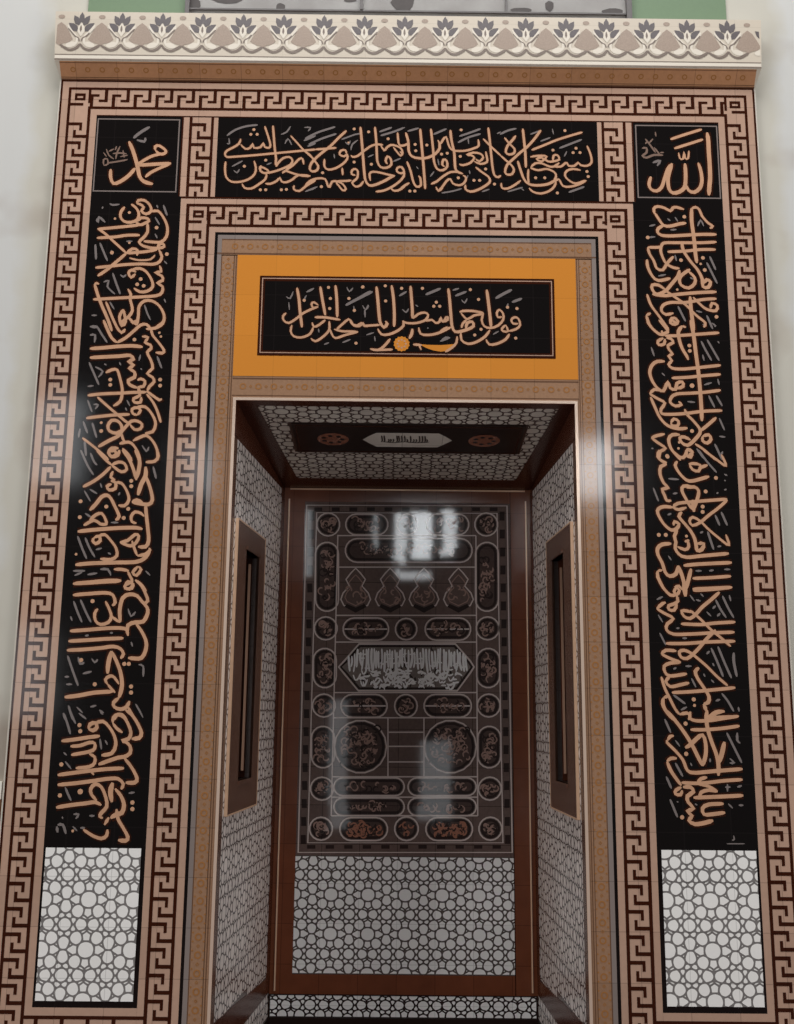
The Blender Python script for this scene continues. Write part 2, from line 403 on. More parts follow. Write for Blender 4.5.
b.box(WP, -.23, -.215, 4.75, 5.5, .012, .026); b.box(WP, .455, .465, 4.75, 5.5, .012, .022)
b.link('window_frame', win)
b = MB([m_blot])
for px, py, rx, ry in ((228, 1, .075, .022), (281, 9, .022, .022), (403, 5, .055, .045), (195, 6, .03, .03), (521, 12, .05, .012), (549, 8, .02, .03), (612, 14, .05, .02), (350, 2, .03, .01)):
    x, z = survey(px, py, PT); b.poly(WP, [(u+R.uniform(-.1, .1)*rx, v+R.uniform(-.1, .1)*ry) for u, v in circ(x, z, rx, 14, ry)], .0135)
b.link('smudge', win)

# ------------------------------------------------------------------ cornice
cor = thing('cornice', 'projecting cornice with palmette frieze along the top of the tiled surround', 'cornice', (0, 0, 4.36))
b = MB([m_fback])
prof = [(PT, 4.36), (0, 4.36), (-.05, 4.428), (-.05, 4.678), (PT, 4.678)]
P = [(s*(1.603 if z < 4.4 else 1.622 if z < 4.5 else 1.634), y, z) for s in (-1, 1) for y, z in prof]
b.add(P, [(4, 3, 2, 1, 0), (5, 6, 7, 8, 9)]+[(i, (i+1) % 5, 5+(i+1) % 5, 5+i) for i in range(5)])
b.link('body', cor)
FR = Plane((0, -.05, 0), (1, 0, 0), (0, 0, 1), (0, -1, 0))
b = MB([m_fdark, m_ftan, m_flight, m_fscr])
fx = .000459; fz = .000532
def fu(x, m): return m+(x-310)*fx
def fv(y): return 4.678-(y-60)*fz
MOT = .1865; x_first = survey(50+310/9.925, 30, -.05)[0]
def leaf(b, m, x0, y0, x1, y1, w, h, mi):
    dx, dy = x1-x0, y1-y0; l = math.hypot(dx, dy); nx, ny = -dy/l*w/2, dx/l*w/2
    pts = [(x0, y0), (x0+dx*.35+nx, y0+dy*.35+ny), (x0+dx*.7+nx*.8, y0+dy*.7+ny*.8), (x1, y1), (x0+dx*.7-nx*.8, y0+dy*.7-ny*.8), (x0+dx*.35-nx, y0+dy*.35-ny)]
    q = clip([(fu(x, m), fv(y)) for x, y in pts], -1.62, 1.62, 4.4, 4.677)
    if q: b.poly(FR, q, h, mi)
def fstroke(b, m, pts, w, h, mi):
    q = [(fu(x, m), fv(y)) for x, y in pts]
    if min(p[0] for p in q) < -1.622 or max(p[0] for p in q) > 1.622: return
    stroke(b, FR, q, w*fx, h, mi, step=.006)
for k in range(-1, 18):
    m = x_first+k*MOT
    lobe = [(512, 165), (560, 200), (600, 260), (640, 330), (600, 362), (545, 372), (512, 392), (478, 372), (425, 362), (385, 330), (425, 260), (465, 200)]
    q = clip([(fu(x, m), fv(y)) for x, y in lobe], -1.621, 1.621, 4.4, 4.677)
    if q: b.poly(FR, q, .0008, 1)
    q = clip([(fu(x, m), fv(y)) for x, y in circ(512, 112, 34, 10, 20)], -1.621, 1.621, 4.4, 4.677)
    if q: b.poly(FR, q, .0008, 1)
    for x0, y0, x1, y1, w in ((295, 200, 232, 98, 62), (325, 200, 390, 98, 62), (285, 255, 182, 172, 66), (335, 255, 440, 172, 66), (310, 185, 310, 66, 58)):
        leaf(b, m, x0, y0, x1, y1, w, .0010, 0)
    leaf(b, m, 310, 305, 310, 165, 74, .0014, 2)
    leaf(b, m, 307, 262, 307, 192, 22, .0018, 3)
    for s in (-1, 1):
        f = lambda L_: [(310+s*(x-310), y) for x, y in L_]
        fstroke(b, m, f([(446, 190), (425, 225), (385, 270), (352, 305), (345, 345), (358, 385)]), 24, .0012, 2)
        fstroke(b, m, f([(440, 225), (400, 265), (365, 300), (330, 320), (318, 350)]), 13, .0014, 3)
        fstroke(b, m, f([(312, 372), (335, 405), (375, 428), (420, 432), (465, 412), (512, 384)]), 26, .0014, 3)
        q = clip([(fu(x, m), fv(y)) for x, y in f(circ(402, 382, 56, 12, 27, .2))], -1.621, 1.621, 4.4, 4.677)
        if q: b.poly(FR, q, .0011, 2)
for z0, z1, mi in ((4.428, 4.434, 3), (4.436, 4.452, 2), (4.454, 4.458, 3)): b.rect(FR, -1.622, 1.622, z0, z1, .0009, mi)
b.link('palmette_frieze', cor)
sl = math.hypot(.05, .068); SV = (0, -.05/sl, .068/sl)
SO = Plane((0, 0, 4.36), (1, 0, 0), SV, (0, -.068/sl, -.05/sl))
b = MB([m_soffit, m_ornline, m_ornring])
b.box(SO, -1.60, 1.60, .006, sl-.004, 0, .001, 0)
b.rect(SO, -1.60, 1.60, .010, .013, .0015, 1); b.rect(SO, -1.60, 1.60, .0, .006, .0015, 1); b.rect(SO, -1.60, 1.60, sl-.012, sl-.009, .0015, 1)
for k in range(-23, 24): b.ring(SO, circ(k*.067, .044, .013, 10, .012), circ(k*.067, .044, .008, 10, .007), .0015, 2)
b.link('soffit', cor)

# ------------------------------------------------------------------ Greek key borders
H0 = .0008
def vband(name, s, a, lines, field, pale, v0, v1, per, phase, parent, pl=FRONT):
    """a = (inner, outer) |x|; lines = dark stripes; field = hook band"""
    b = MB([m_pale, m_dark])
    f = lambda p, q: tuple(sorted((s*p, s*q)))
    b.box(pl, *f(*a), v0, v1, -PT, 0, 0)
    for p, q in lines: b.rect(pl, *f(p, q), v0, v1, H0, 1)
    key_v(b, pl, *f(*field), v0, v1, per, H0, 1, phase)
    return b.link(name, parent)
PER = .0945
def phase_of(px, py, vtop): return (vtop-survey(px, py)[1]) % PER
ob = thing('key_pattern_border', 'outermost tan and brown Greek key border framing the whole surround', 'border', (0, 0, .2))
for s, px, py in ((-1, 65, 198.6), (1, 742, 200.2)):
    vband('side_band', s, (1.426, 1.6), ((1.591, 1.6), (1.55, 1.562), (1.455, 1.468)), (1.468, 1.55), None, .2, 4.226, PER, phase_of(px, py, 4.226), ob)
b = MB([m_pale, m_dark]); b.box(FRONT, -1.6, 1.6, 4.226, 4.36, -PT, 0, 0); b.box(FRONT, -1.426, 1.426, 4.180, 4.226, -PT, 0, 0)
for s in (-1, 1):
    f = lambda p, q: tuple(sorted((s*p, s*q)))
    for p, q, v_0, v_1 in ((1.591, 1.6, 4.226, 4.36), (1.55, 1.562, 4.226, 4.322)): b.rect(FRONT, *f(p, q), v_0, v_1, H0, 1)
    key_corner(b, FRONT, *f(1.468, 1.55), 4.226, 4.31, H0, 1, -s)
b.rect(FRONT, -1.6, 1.6, 4.351, 4.36, H0, 1); b.rect(FRONT, -1.562, 1.562, 4.31, 4.322, H0, 1); b.rect(FRONT, -1.468, 1.468, 4.213, 4.226, H0, 1)
b.rect(FRONT, -1.426, 1.426, 4.178, 4.183, H0, 1)
key_h(b, FRONT, -1.465, 1.465, 4.226, 4.31, .1, H0, 1, (survey(40+283/4.9625, 95)[0]+1.465) % .1-.03)
b.link('top_band', ob)
for s in (-1, 1):
    f = lambda p, q: tuple(sorted((s*p, s*q)))
    b = MB([m_pale, m_dark]); b.box(FRONT, *f(1.02, 1.426), .2, .374, -PT, 0, 0)
    b.rect(FRONT, *f(.98, 1.468), .332, .345, H0, 1); b.rect(FRONT, *f(.98, 1.468), .235, .248, H0, 1)
    q = f(1.02, 1.426); key_h(b, FRONT, q[0], q[1], .248, .332, .1, H0, 1, .045)
    b.link('bottom_band', ob)
for s in (-1, 1):
    f = lambda p, q: tuple(sorted((s*p, s*q)))
    b = MB([m_grout]); b.box(FRONT, *f(1.6, 1.608), .2, 4.36, -PT, -.004); b.link('grout_edge', ob)
ib = thing('key_pattern_border', 'inner Greek key border framing the niche and the orange inscription panel', 'border', (0, -.0, .2))
for s, px, py in ((-1, 172, 587.3), (1, 625, 577.2)):
    vband('side_band', s, (.858, 1.0195), ((.979, .993), (.886, .899)), (.899, .979), None, .2, 3.650, PER, phase_of(px, py, 3.650), ib)
b = MB([m_pale, m_dark]); b.box(FRONT, -1.0195, 1.0195, 3.65, 3.776, -PT, 0, 0); b.box(FRONT, -.858, .858, 3.612, 3.65, -PT, 0, 0)
b.rect(FRONT, -.993, .993, 3.735, 3.748, H0, 1); b.rect(FRONT, -.899, .899, 3.638, 3.651, H0, 1); b.rect(FRONT, -1.0195, 1.0195, 3.774, 3.782, H0, 1)
for s in (-1, 1):
    f = lambda p, q: tuple(sorted((s*p, s*q))); b.rect(FRONT, *f(.979, .993), 3.65, 3.748, H0, 1)
    key_corner(b, FRONT, *f(.899, .979), 3.651, 3.735, H0, 1, -s)
key_h(b, FRONT, -.897, .897, 3.651, 3.735, .0965, H0, 1, (survey(165+325/6.617, 215)[0]+.897) % .0965-.03)
b.link('top_band', ib)
for s, lab in ((-1, 'short upright Greek key strip at the left end of the long top inscription'), (1, 'short upright Greek key strip at the right end of the long top inscription')):
    b = MB([m_pale, m_dark]); f = lambda p, q: tuple(sorted((s*p, s*q)))
    b.box(FRONT, *f(.868, 1.033), 3.784, 4.178, -PT, 0, 0)
    for p, q in ((.888, .900), (.986, .999), (1.026, 1.033)): b.rect(FRONT, *f(p, q), 3.784, 4.178, H0, 1)
    key_v(b, FRONT, *f(.900, .986), 3.784, 4.178, .1, H0, 1, .03)
    tag(b.link('key_pattern_strip'), lab, 'border strip', 'key pattern strips beside the top inscription')

# ------------------------------------------------------------------ brown ornament border round the opening
orb = thing('ornament_border', 'brown ring-chain tile border between the inner key border and the niche opening', 'border', (0, 0, 0))
def chain_v(b, pl, u, v0, v1, per=.067, r=.0145):
    v = v0+per/2
    while v < v1:
        b.ring(pl, circ(u, v, r, 12), circ(u, v, r*.62, 12), H0, 2)
        b.ring(pl, circ(u, v+per/2, r*.5, 4), circ(u, v+per/2, r*.25, 4), H0, 2)
        for s in (-1, 1):
            b.poly(pl, circ(u+s*r*1.5, v+per/4, r*.3, 4), H0, 2); b.poly(pl, circ(u+s*r*1.5, v-per/4, r*.3, 4), H0, 2)
        v += per
def chain_h(b, pl, v, u0, u1, per=.067, r=.0145):
    u = u0+per/2
    while u < u1:
        b.ring(pl, circ(u, v, r, 12), circ(u, v, r*.62, 12), H0, 2)
        b.ring(pl, circ(u+per/2, v, r*.5, 4), circ(u+per/2, v, r*.25, 4), H0, 2)
        u += per
OM = [m_orn, m_ornline, m_ornring, m_orngrey, m_black]
for s in (-1, 1):
    b = MB(OM); f = lambda p, q: tuple(sorted((s*p, s*q)))
    b.box(FRONT, *f(.746, .858), .0, 2.842, -PT, 0, 0); b.box(FRONT, *f(.753, .858), 2.842, 3.5, -PT, 0, 0)
    b.rect(FRONT, *f(.845, .858), 0, 3.6, H0, 4); b.rect(FRONT, *f(.826, .845), 0, 3.58, H0, 3)
    for p, q in ((.822, .826), (.756, .760), (.766, .769)): b.rect(FRONT, *f(p, q), 0, 3.5, H0, 1)
    chain_v(b, FRONT, s*.794, .0, 3.5)
    b.link('side_band', orb)
b = MB(OM); b.box(FRONT, -.858, .858, 3.504, 3.612, -PT, 0, 0)
b.rect(FRONT, -.858, .858, 3.599, 3.612, H0, 4); b.rect(FRONT, -.845, .845, 3.580, 3.599, H0, 3); b.rect(FRONT, -.845, .845, 3.508, 3.514, H0, 1); b.rect(FRONT, -.826, .826, 3.576, 3.58, H0, 1)
chain_h(b, FRONT, 3.545, -.80, .80); b.link('top_band', orb)
b = MB(OM); b.box(FRONT, -.753, .753, 2.842, 2.940, -PT, 0, 0)
b.rect(FRONT, -.753, .753, 2.926, 2.932, H0, 1); b.rect(FRONT, -.753, .753, 2.850, 2.854, H0, 1); chain_h(b, FRONT, 2.893, -.74, .74); b.link('lintel_band', orb)
tr = thing('opening_trim', 'thin pale metal edge trim around the niche opening', 'trim', (0, 0, 0))
for s in (-1, 1):
    b = MB([m_trim]); b.box(FRONT, *sorted((s*.734, s*.7465)), 0, 2.842, -.012, .004); b.link('jamb_trim', tr)
b = MB([m_trim]); b.box(FRONT, -.734, .734, 2.830, 2.842, -.012, .004); b.link('head_trim', tr)

# ------------------------------------------------------------------ white star tile panels on the front
for s, lab, ou, ov in ((-1, 'bright white star-pattern tile panel below the left upright inscription', survey(88.9, 899.4)[0], survey(88.9, 899.4)[1]),
                       (1, 'bright white star-pattern tile panel below the right upright inscription', survey(710.5, 900.7)[0], survey(710.5, 900.7)[1])):
    t = thing('star_mosaic', lab, 'tile panel', (s*1.228, 0, .374), 'white star tile panels')
    b = MB([m_black]); b.box(FRONT, *sorted((s*1.0195, s*1.426)), .374, .975, -PT, 0); b.link('black_surround', t)
    u_0, u_1 = sorted((s*1.037, s*1.416)); v_1 = .967 if s < 0 else .98
    b = MB([m_strap, m_white]); b.rect(FRONT, u_0, u_1, .398, v_1, H0, 0)
    star_fill(b, FRONT, u_0, u_1, .398, v_1, ou, ov, .1765, .187, H0*2, 1); b.link('star_pattern', t)

# ------------------------------------------------------------------ niche interior
def board(b, pl, u0, u1, v0, v1, h0=-.02, h1=.0, mi=0): b.box(pl, u0, u1, v0, v1, h0, h1, mi)
for pl, ln, sd in ((LEFT, LLEN, 'left'), (RIGHT, RLEN, 'right')):
    base = pl.p(ln/2, 0, 0)
    t = thing('star_mosaic', 'grey-white star tiling lining the %s side wall of the niche' % sd, 'tile panel', pl.p(.5, .25, 0), 'niche side wall tiling')
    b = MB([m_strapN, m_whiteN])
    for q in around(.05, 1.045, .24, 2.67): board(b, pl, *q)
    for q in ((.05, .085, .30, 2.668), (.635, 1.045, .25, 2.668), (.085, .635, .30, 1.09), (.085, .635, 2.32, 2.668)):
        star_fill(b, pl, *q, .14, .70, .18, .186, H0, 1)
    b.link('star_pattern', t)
    b = MB([m_strapN, m_whiteN]); board(b, pl, 0.02, ln-.01, .045, .165); star_fill(b, pl, .02, ln-.01, .052, .158, .14, .05, .18, .186, H0, 1)
    b.link('skirting_strip', t)
    t = thing('wood_border', 'dark wood-look tile bands edging the %s side wall of the niche' % sd, 'border', pl.p(.5, 0, 0), 'niche side wall borders')
    b = MB([m_woodd]); b.prism(pl, [(0, 2.67), (ln, 2.667), (ln, 2.695), (0, 2.834)], -.02, .0); b.link('top_band', t)
    b = MB([m_woodd]); b.prism(pl, [(0, .165), (ln, .165), (ln, .235), (0, .315)], -.02, .003); b.link('bottom_band', t)
    b = MB([m_woodr]); board(b, pl, 0.0, .05, .30, 2.68); b.link('front_band', t)
    b = MB([m_woodd]); board(b, pl, 1.045, ln-.004, .235, 2.67, -.02, .004); b.link('back_band', t)
    b = MB([m_void]); board(b, pl, 0, ln-.004, 0, .045, -.02, .004); b.link('plinth_band', t)
    t = thing('recessed_panel', 'tall narrow wood-framed blind recess in the %s side wall of the niche' % sd, 'wall recess', pl.p(.36, 1.09, 0), 'blind recesses in the niche sides')
    for nm, q in (('stile', (.085, HU0, 1.09, 2.32)), ('stile', (HU1, .635, 1.09, 2.32)), ('rail', (HU0, HU1, 1.09, HV0)), ('rail', (HU0, HU1, HV1, 2.32))):
        b = MB([m_woodr]); board(b, pl, *q, 0, .012); b.link(nm, t)
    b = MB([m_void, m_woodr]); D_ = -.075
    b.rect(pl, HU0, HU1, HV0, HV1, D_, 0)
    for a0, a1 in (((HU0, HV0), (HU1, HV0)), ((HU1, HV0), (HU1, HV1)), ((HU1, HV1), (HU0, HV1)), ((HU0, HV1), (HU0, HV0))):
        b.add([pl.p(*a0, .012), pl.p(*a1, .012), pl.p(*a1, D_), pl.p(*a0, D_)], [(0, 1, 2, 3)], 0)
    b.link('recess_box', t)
    for z_0, z_1 in ((HV0-.015, HV0), (HV1, HV1+.015)):
        b = MB([m_woodr]); board(b, pl, HU0, HU1, z_0, z_1, .012, .02); b.link('lip_moulding', t)
    b = MB([m_glint]); board(b, pl, HU1-.008, HU1, HV0+.03, HV1-.03, -.036, -.026); b.link('highlight_strip', t)  # thin pale strip standing in for the highlight line in the slot
    b = MB([m_trimN]); board(b, pl, .078, .085, 1.085, 2.325, 0, .013); board(b, pl, .085, .64, 2.32, 2.327, 0, .013); board(b, pl, .635, .642, 1.085, 2.327, 0, .013); board(b, pl, .085, .635, 1.083, 1.09, 0, .013)
    b.link('edge_trim', t)

t = thing('wood_border', 'dark red-brown wood-look frame around the back wall of the niche', 'border', (.027, DEPTH, 0))
for u_0, u_1 in ((XL, -.519), (.575, XR)):
    b = MB([m_wood]); board(b, BACK, u_0+.004, u_1, .155, 2.69, -.02, .006); b.link('stile', t)
b = MB([m_wood]); board(b, BACK, -.519, .575, 2.612, 2.69, -.02, .006); b.link('rail', t)
b = MB([m_wood]); board(b, BACK, -.519, .575, .155, .245, -.02, .006); b.link('rail', t)
b = MB([m_trimN])
for u in (-.603, .659): board(b, BACK, u-.0035, u+.0035, .17, 2.625, .006, .014)
board(b, BACK, -.60, .656, 2.676, 2.683, .006, .014); b.link('bronze_trim', t)
b = MB([m_void]); board(b, BACK, XL+.004, XR-.004, 0, .047, -.02, .006); b.link('plinth_band', t)
t = thing('star_mosaic', 'grey-white star-pattern tile panel on the niche back wall under the dark mural', 'tile panel', (.028, DEPTH, .245))
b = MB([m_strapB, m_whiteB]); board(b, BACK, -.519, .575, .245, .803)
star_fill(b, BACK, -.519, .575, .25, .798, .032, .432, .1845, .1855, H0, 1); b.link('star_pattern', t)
b = MB([m_mdark, m_whiteB]); board(b, BACK, XL+.004, XR-.004, .047, .155); star_fill(b, BACK, XL+.01, XR-.01, .052, .148, .032, .19, .1845, .17, H0, 1)
tag(b.link('star_mosaic_strip'), 'narrow strip of white stars on black along the foot of the niche back wall', 'tile strip')

# ceiling of the niche
t = thing('star_mosaic', 'grey-white star tiling on the ceiling of the niche', 'tile panel', CEIL.p(.02, .5, 0))
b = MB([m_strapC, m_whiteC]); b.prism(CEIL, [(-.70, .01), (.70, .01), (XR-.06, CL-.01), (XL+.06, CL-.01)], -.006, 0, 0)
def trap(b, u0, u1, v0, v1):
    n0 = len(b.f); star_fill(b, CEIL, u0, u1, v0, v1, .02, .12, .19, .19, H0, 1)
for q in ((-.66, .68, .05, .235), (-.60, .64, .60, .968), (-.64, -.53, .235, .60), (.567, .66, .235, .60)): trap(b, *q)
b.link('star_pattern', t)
t = thing('wood_border', 'dark wood-look bands edging the niche ceiling', 'border', CEIL.p(0, .5, 0))
for nm, q in (('side_band', [(-.736, .0), (-.655, .0), (-.535, CL-.008), (XL+.005, CL-.008)]), ('side_band', [(.678, .0), (.736, .0), (XR-.005, CL-.008), (.575, CL-.008)]),
              ('front_band', [(-.655, 0), (.678, 0), (.671, .05), (-.650, .05)]), ('back_band', [(-.552, .968), (.590, .968), (.576, CL-.008), (-.536, CL-.008)])):
    b = MB([m_woodd]); b.prism(CEIL, q, .001, .005); b.link(nm, t)
t = thing('inscription_panel', 'dark brown ceiling panel with grey pointed inscription cartouche between orange ornaments', 'inscription', CEIL.p(.02, .42, .0))
b = MB([m_void, m_woodd]); b.box(CEIL, -.518, .555, .245, .592, .0, .006, 0); b.outline(CEIL, [(-.50, .262), (.537, .262), (.537, .575), (-.50, .575)], .008, .0066, 1); b.link('panel', t)
cart = [(-.195, .42), (-.165, .375), (-.13, .335), (.16, .335), (.195, .375), (.226, .42), (.195, .465), (.16, .508), (-.13, .508), (-.165, .465)]
b = MB([m_whiteC]); b.poly(CEIL, cart, .007); b.link('cartouche', t)
b = MB([m_void])
for k in range(17):
    x = -.105+k*.0135+R.uniform(-.004, .004); tall = R.random() < .6
    stroke(b, CEIL, [(x, .365 if tall else .405), (x+.003, .43), (x-.004, .445)], .006, .008, step=.01)
stroke(b, CEIL, [(.12, .44), (.06, .45), (.0, .44), (-.05, .452), (-.10, .44)], .007, .008); b.link('lettering', t)
for c_ in (-.336, .378):
    b = MB([m_mred]); b.poly(CEIL, circ(c_, .42, .075, 16, .075), .007)
    b.mats = [m_mred, m_void]
    for k in range(7):
        a = 2*math.pi*k/7; b.poly(CEIL, circ(c_+.045*math.cos(a), .42+.042*math.sin(a), .012, 8), .0078, 1)
    b.link('orange_ornament', t)

# ------------------------------------------------------------------ dark mural on the niche back wall (pictured door hanging with roundels)
mu = thing('tile_mural', 'dark brown glossy tile mural of roundels and ovals on the niche back wall', 'mural', (.028, DEPTH, .803))
b = MB([m_mbase]); board(b, BACK, -.519, .575, .803, 2.612); b.link('ground', mu)
def kp(X, Y):
    x, z = survey(270+X/2.696, 480+Y/2.696, DEPTH)
    return (x, z)
S_ = .00187
def kline(b, pts, w, h, mi, closed=False): b.outline(BACK, [kp(*p) for p in pts], w*S_*.85, h, mi, closed)
h1, h2, h3 = .0008, .0014, .002
b = MB([m_mline, m_mdark])
for L_, w in (([(99, 68), (639, 70), (653, 1004), (76, 1004)], 5), ([(126, 88), (612, 90), (628, 978), (102, 978)], 4)): kline(b, L_, w, h2, 0, True)
for k in range(19):                                        # dashed outer border
    f0, f1 = (k+.15)/19, (k+.65)/19
    for (xa, xb, s) in ((106, 82, 1), (618, 634, 1)):
        y0_, y1_ = 78+f0*920, 78+f1*920
        xx0, xx1 = xa+(xb-xa)*f0, xa+(xb-xa)*f1
        b.poly(BACK, [kp(xx0, y1_), kp(xx0+14, y1_), kp(xx1+14, y0_), kp(xx1, y0_)], h1, 1)
for k in range(11):
    f0, f1 = (k+.2)/11, (k+.65)/11
    for y, xa, xb in ((74, 110, 630), (984, 90, 640)): b.poly(BACK, [kp(xa+(xb-xa)*f0, y+10), kp(xa+(xb-xa)*f1, y+10), kp(xa+(xb-xa)*f1, y), kp(xa+(xb-xa)*f0, y)], h1, 1)
b.link('dashed_border', mu)
b = MB([m_mline])
kline(b, [(183, 148), (165, 905)], 4, h2, 0); kline(b, [(555, 150), (560, 905)], 4, h2, 0)
for y, xa, xb in ((150, 183, 555), (235, 181, 556), (365, 178, 557), (437, 176, 557), (573, 174, 558), (641, 172, 558), (800, 168, 560), (855, 167, 560), (905, 165, 560)):
    kline(b, [(xa, y), (xb, y)], 4, h2, 0)
for y in (680, 718, 760): kline(b, [(320, y), (413, y)], 4, h2, 0)
kline(b, [(318, 642), (318, 800)], 4, h2, 0); kline(b, [(415, 642), (415, 800)], 4, h2, 0)
b.link('dividing_lines', mu)
def kscr(b, X, Y, rx, ry, n, mi, w=4):
    """short curling pen marks scattered inside a medallion"""
    for _ in range(n):
        x, y = X+rx*R.uniform(-.8, .8), Y+ry*R.uniform(-.8, .8)
        if rx == ry and math.hypot(x-X, y-Y) > .85*rx: continue
        t0 = R.uniform(0, 6.28); L_ = R.uniform(6, 13)
        stroke(b, BACK, [kp(x+L_*math.cos(t0+k*.9)*(1-k*.12), y+L_*math.sin(t0+k*.9)*(1-k*.12)) for k in range(5)], w*S_, h3, mi, step=.006)
def medal(name, X0, X1, Y0, Y1, fill=1, nscr=7, mid=False, scr=2, dbl=True):
    b = MB([m_mline, m_mfill, m_mscr, m_mred, m_mdark])
    o = stadium(X0, X1, Y0, Y1, 9)[::-1]
    k_ = lambda L_: [kp(*p) for p in L_]
    q = stadium(X0+6, X1-6, Y0+6, Y1-6, 9)[::-1]
    b.poly(BACK, k_(q), h1, fill if fill else 1)
    b.outline(BACK, k_(o), 4*S_, h2, 0)
    b.outline(BACK, k_(stadium(X0+8, X1-8, Y0+8, Y1-8, 9)[::-1]), 7*S_, h2*.8, 4)
    kscr(b, (X0+X1)/2, (Y0+Y1)/2, (X1-X0)/2-12, (Y1-Y0)/2-12, int(nscr*1.6), scr)
    kscr(b, (X0+X1)/2, (Y0+Y1)/2, (X1-X0)/2-12, (Y1-Y0)/2-12, nscr, 4)
    if mid: b.outline(BACK, k_([(X0+4, (Y0+Y1)/2), (X1-4, (Y0+Y1)/2)]), 4*S_, h3, 0, False)
    return b.link(name, mu)
def skew(x, y, s):    # the side columns lean a little with the perspective of the survey
    return (157-(y-120)*.0238) if s < 0 else (583+(y-120)*.0135)
for s in (-1, 1):
    for y in (120, 400, 608, 832, 940):
        x = skew(0, y, s); medal('roundel', x-31, x+31, y-31, y+31, nscr=8)
    for y0_, y1_ in ((168, 354), (454, 560), (664, 776)):
        x = skew(0, (y0_+y1_)/2, s); medal('oval_medallion', x-31, x+31, y0_, y1_, nscr=12)
for x0_, x1_ in ((204, 318), (422, 536)): medal('oval_medallion', x0_, x1_, 92, 148, nscr=9)
medal('roundel', 342, 398, 92, 148, nscr=5)
medal('oval_medallion', 203, 545, 158, 222, nscr=26)
for x0_, x1_ in ((197, 320), (418, 541)): medal('oval_medallion', x0_, x1_, 372, 432, mid=True, nscr=8)
medal('roundel', 338, 396, 373, 431, nscr=6)
for x0_, x1_ in ((191, 316), (415, 543)): medal('oval_medallion', x0_, x1_, 578, 640, mid=True, nscr=8)
medal('roundel', 336, 397, 578, 640, nscr=6)
for x in (244, 486): medal('disc_medallion', x-70, x+70, 648, 790, nscr=34)
for y in (803, 857):
    for x0_, x1_ in ((172, 362), (372, 556)): medal('oval_medallion', x0_, x1_, y, y+48, nscr=8, dbl=False)
for x0_, x1_ in ((188, 317), (420, 546)): medal('oval_medallion', x0_, x1_, 910, 972, nscr=22, scr=3)
medal('roundel', 336, 400, 908, 972, nscr=5, scr=3)
for x in (231, 324, 415, 508):
    key = [(x, 238), (x+12, 250), (x+26, 268), (x+17, 286), (x+34, 305), (x+40, 322), (x+32, 338), (x, 353)]
    key = key+[(2*x-p, q) for p, q in key[-2:0:-1]]
    b = MB([m_mline, m_mdark, m_mscr]); P_ = [kp(*p) for p in key]
    b.outline(BACK, P_, 4*S_, h2, 0); b.outline(BACK, [kp(x+(p-x)*.72, 302+(q-302)*.72) for p, q in key], 3*S_, h2, 2)
    b.poly(BACK, [kp(*p) for p in [(x-30, 342), (x, 358), (x+30, 342), (x+24, 334), (x, 344), (x-24, 334)]][::-1], h3, 1)
    kscr(b, x, 312, 30, 26, 6, 2); b.link('lamp_medallion', mu)
b = MB([m_mgrey, m_msil, m_mline, m_mdark])
key = [(185, 504), (200, 488), (240, 442), (500, 442), (540, 488), (550, 504), (540, 520), (505, 568), (238, 568), (200, 522)]
b.poly(BACK, [kp(*p) for p in key][::-1], h1, 0); b.outline(BACK, [kp(*p) for p in key], 5*S_, h2, 2)
b.outline(BACK, [kp(367+(p-367)*.972, 505+(q-505)*.92) for p, q in key], 8*S_, h1*1.3, 3)
x = 212
while x < 528:                       # tall upright letters
    e = max(0, 236-x, x-505)*.7
    top = 452+e+R.uniform(0, 12); bot = 512-e*.3+R.uniform(-8, 10)
    stroke(b, BACK, [kp(x, top), kp(x+R.uniform(-2, 2), (top+bot)/2), kp(x+R.uniform(-5, 5), bot)], R.uniform(4, 7.5)*S_, h3, 1, step=.01)
    if R.random() < .5:
        y = R.uniform(top+8, bot-8); stroke(b, BACK, [kp(x-5, y), kp(x+4, y+R.uniform(-6, 6)), kp(x+11, y)], 4*S_, h3, 1, step=.006)
    x += R.uniform(5.5, 9.5)
for k in range(70):                  # dark gaps between the letters
    x, y = R.uniform(214, 524), R.uniform(455, 560)
    if abs(x-367) > 165-abs(y-505)*.5: continue
    stroke(b, BACK, [kp(x, y-R.uniform(4, 9)), kp(x+R.uniform(-4, 4), y), kp(x+R.uniform(-5, 5), y+R.uniform(4, 9))], R.uniform(3, 6)*S_, h3*.8, 3, step=.006)
for k in range(130):                  # low bowls and joins
    x, y = R.uniform(222, 512), R.uniform(514, 560)
    if x < 214+(y-505)*.8 or x > 525-(y-505)*.6: continue
    w_ = R.uniform(8, 22); a = R.uniform(-7, 9)
    stroke(b, BACK, [kp(x-w_/2, y-a*.6), kp(x-w_*.2, y+a), kp(x+w_*.2, y+a*.5), kp(x+w_/2, y-a)], R.uniform(4, 6)*S_, h3, 1, step=.006)
b.link('inscription_cartouche', mu)
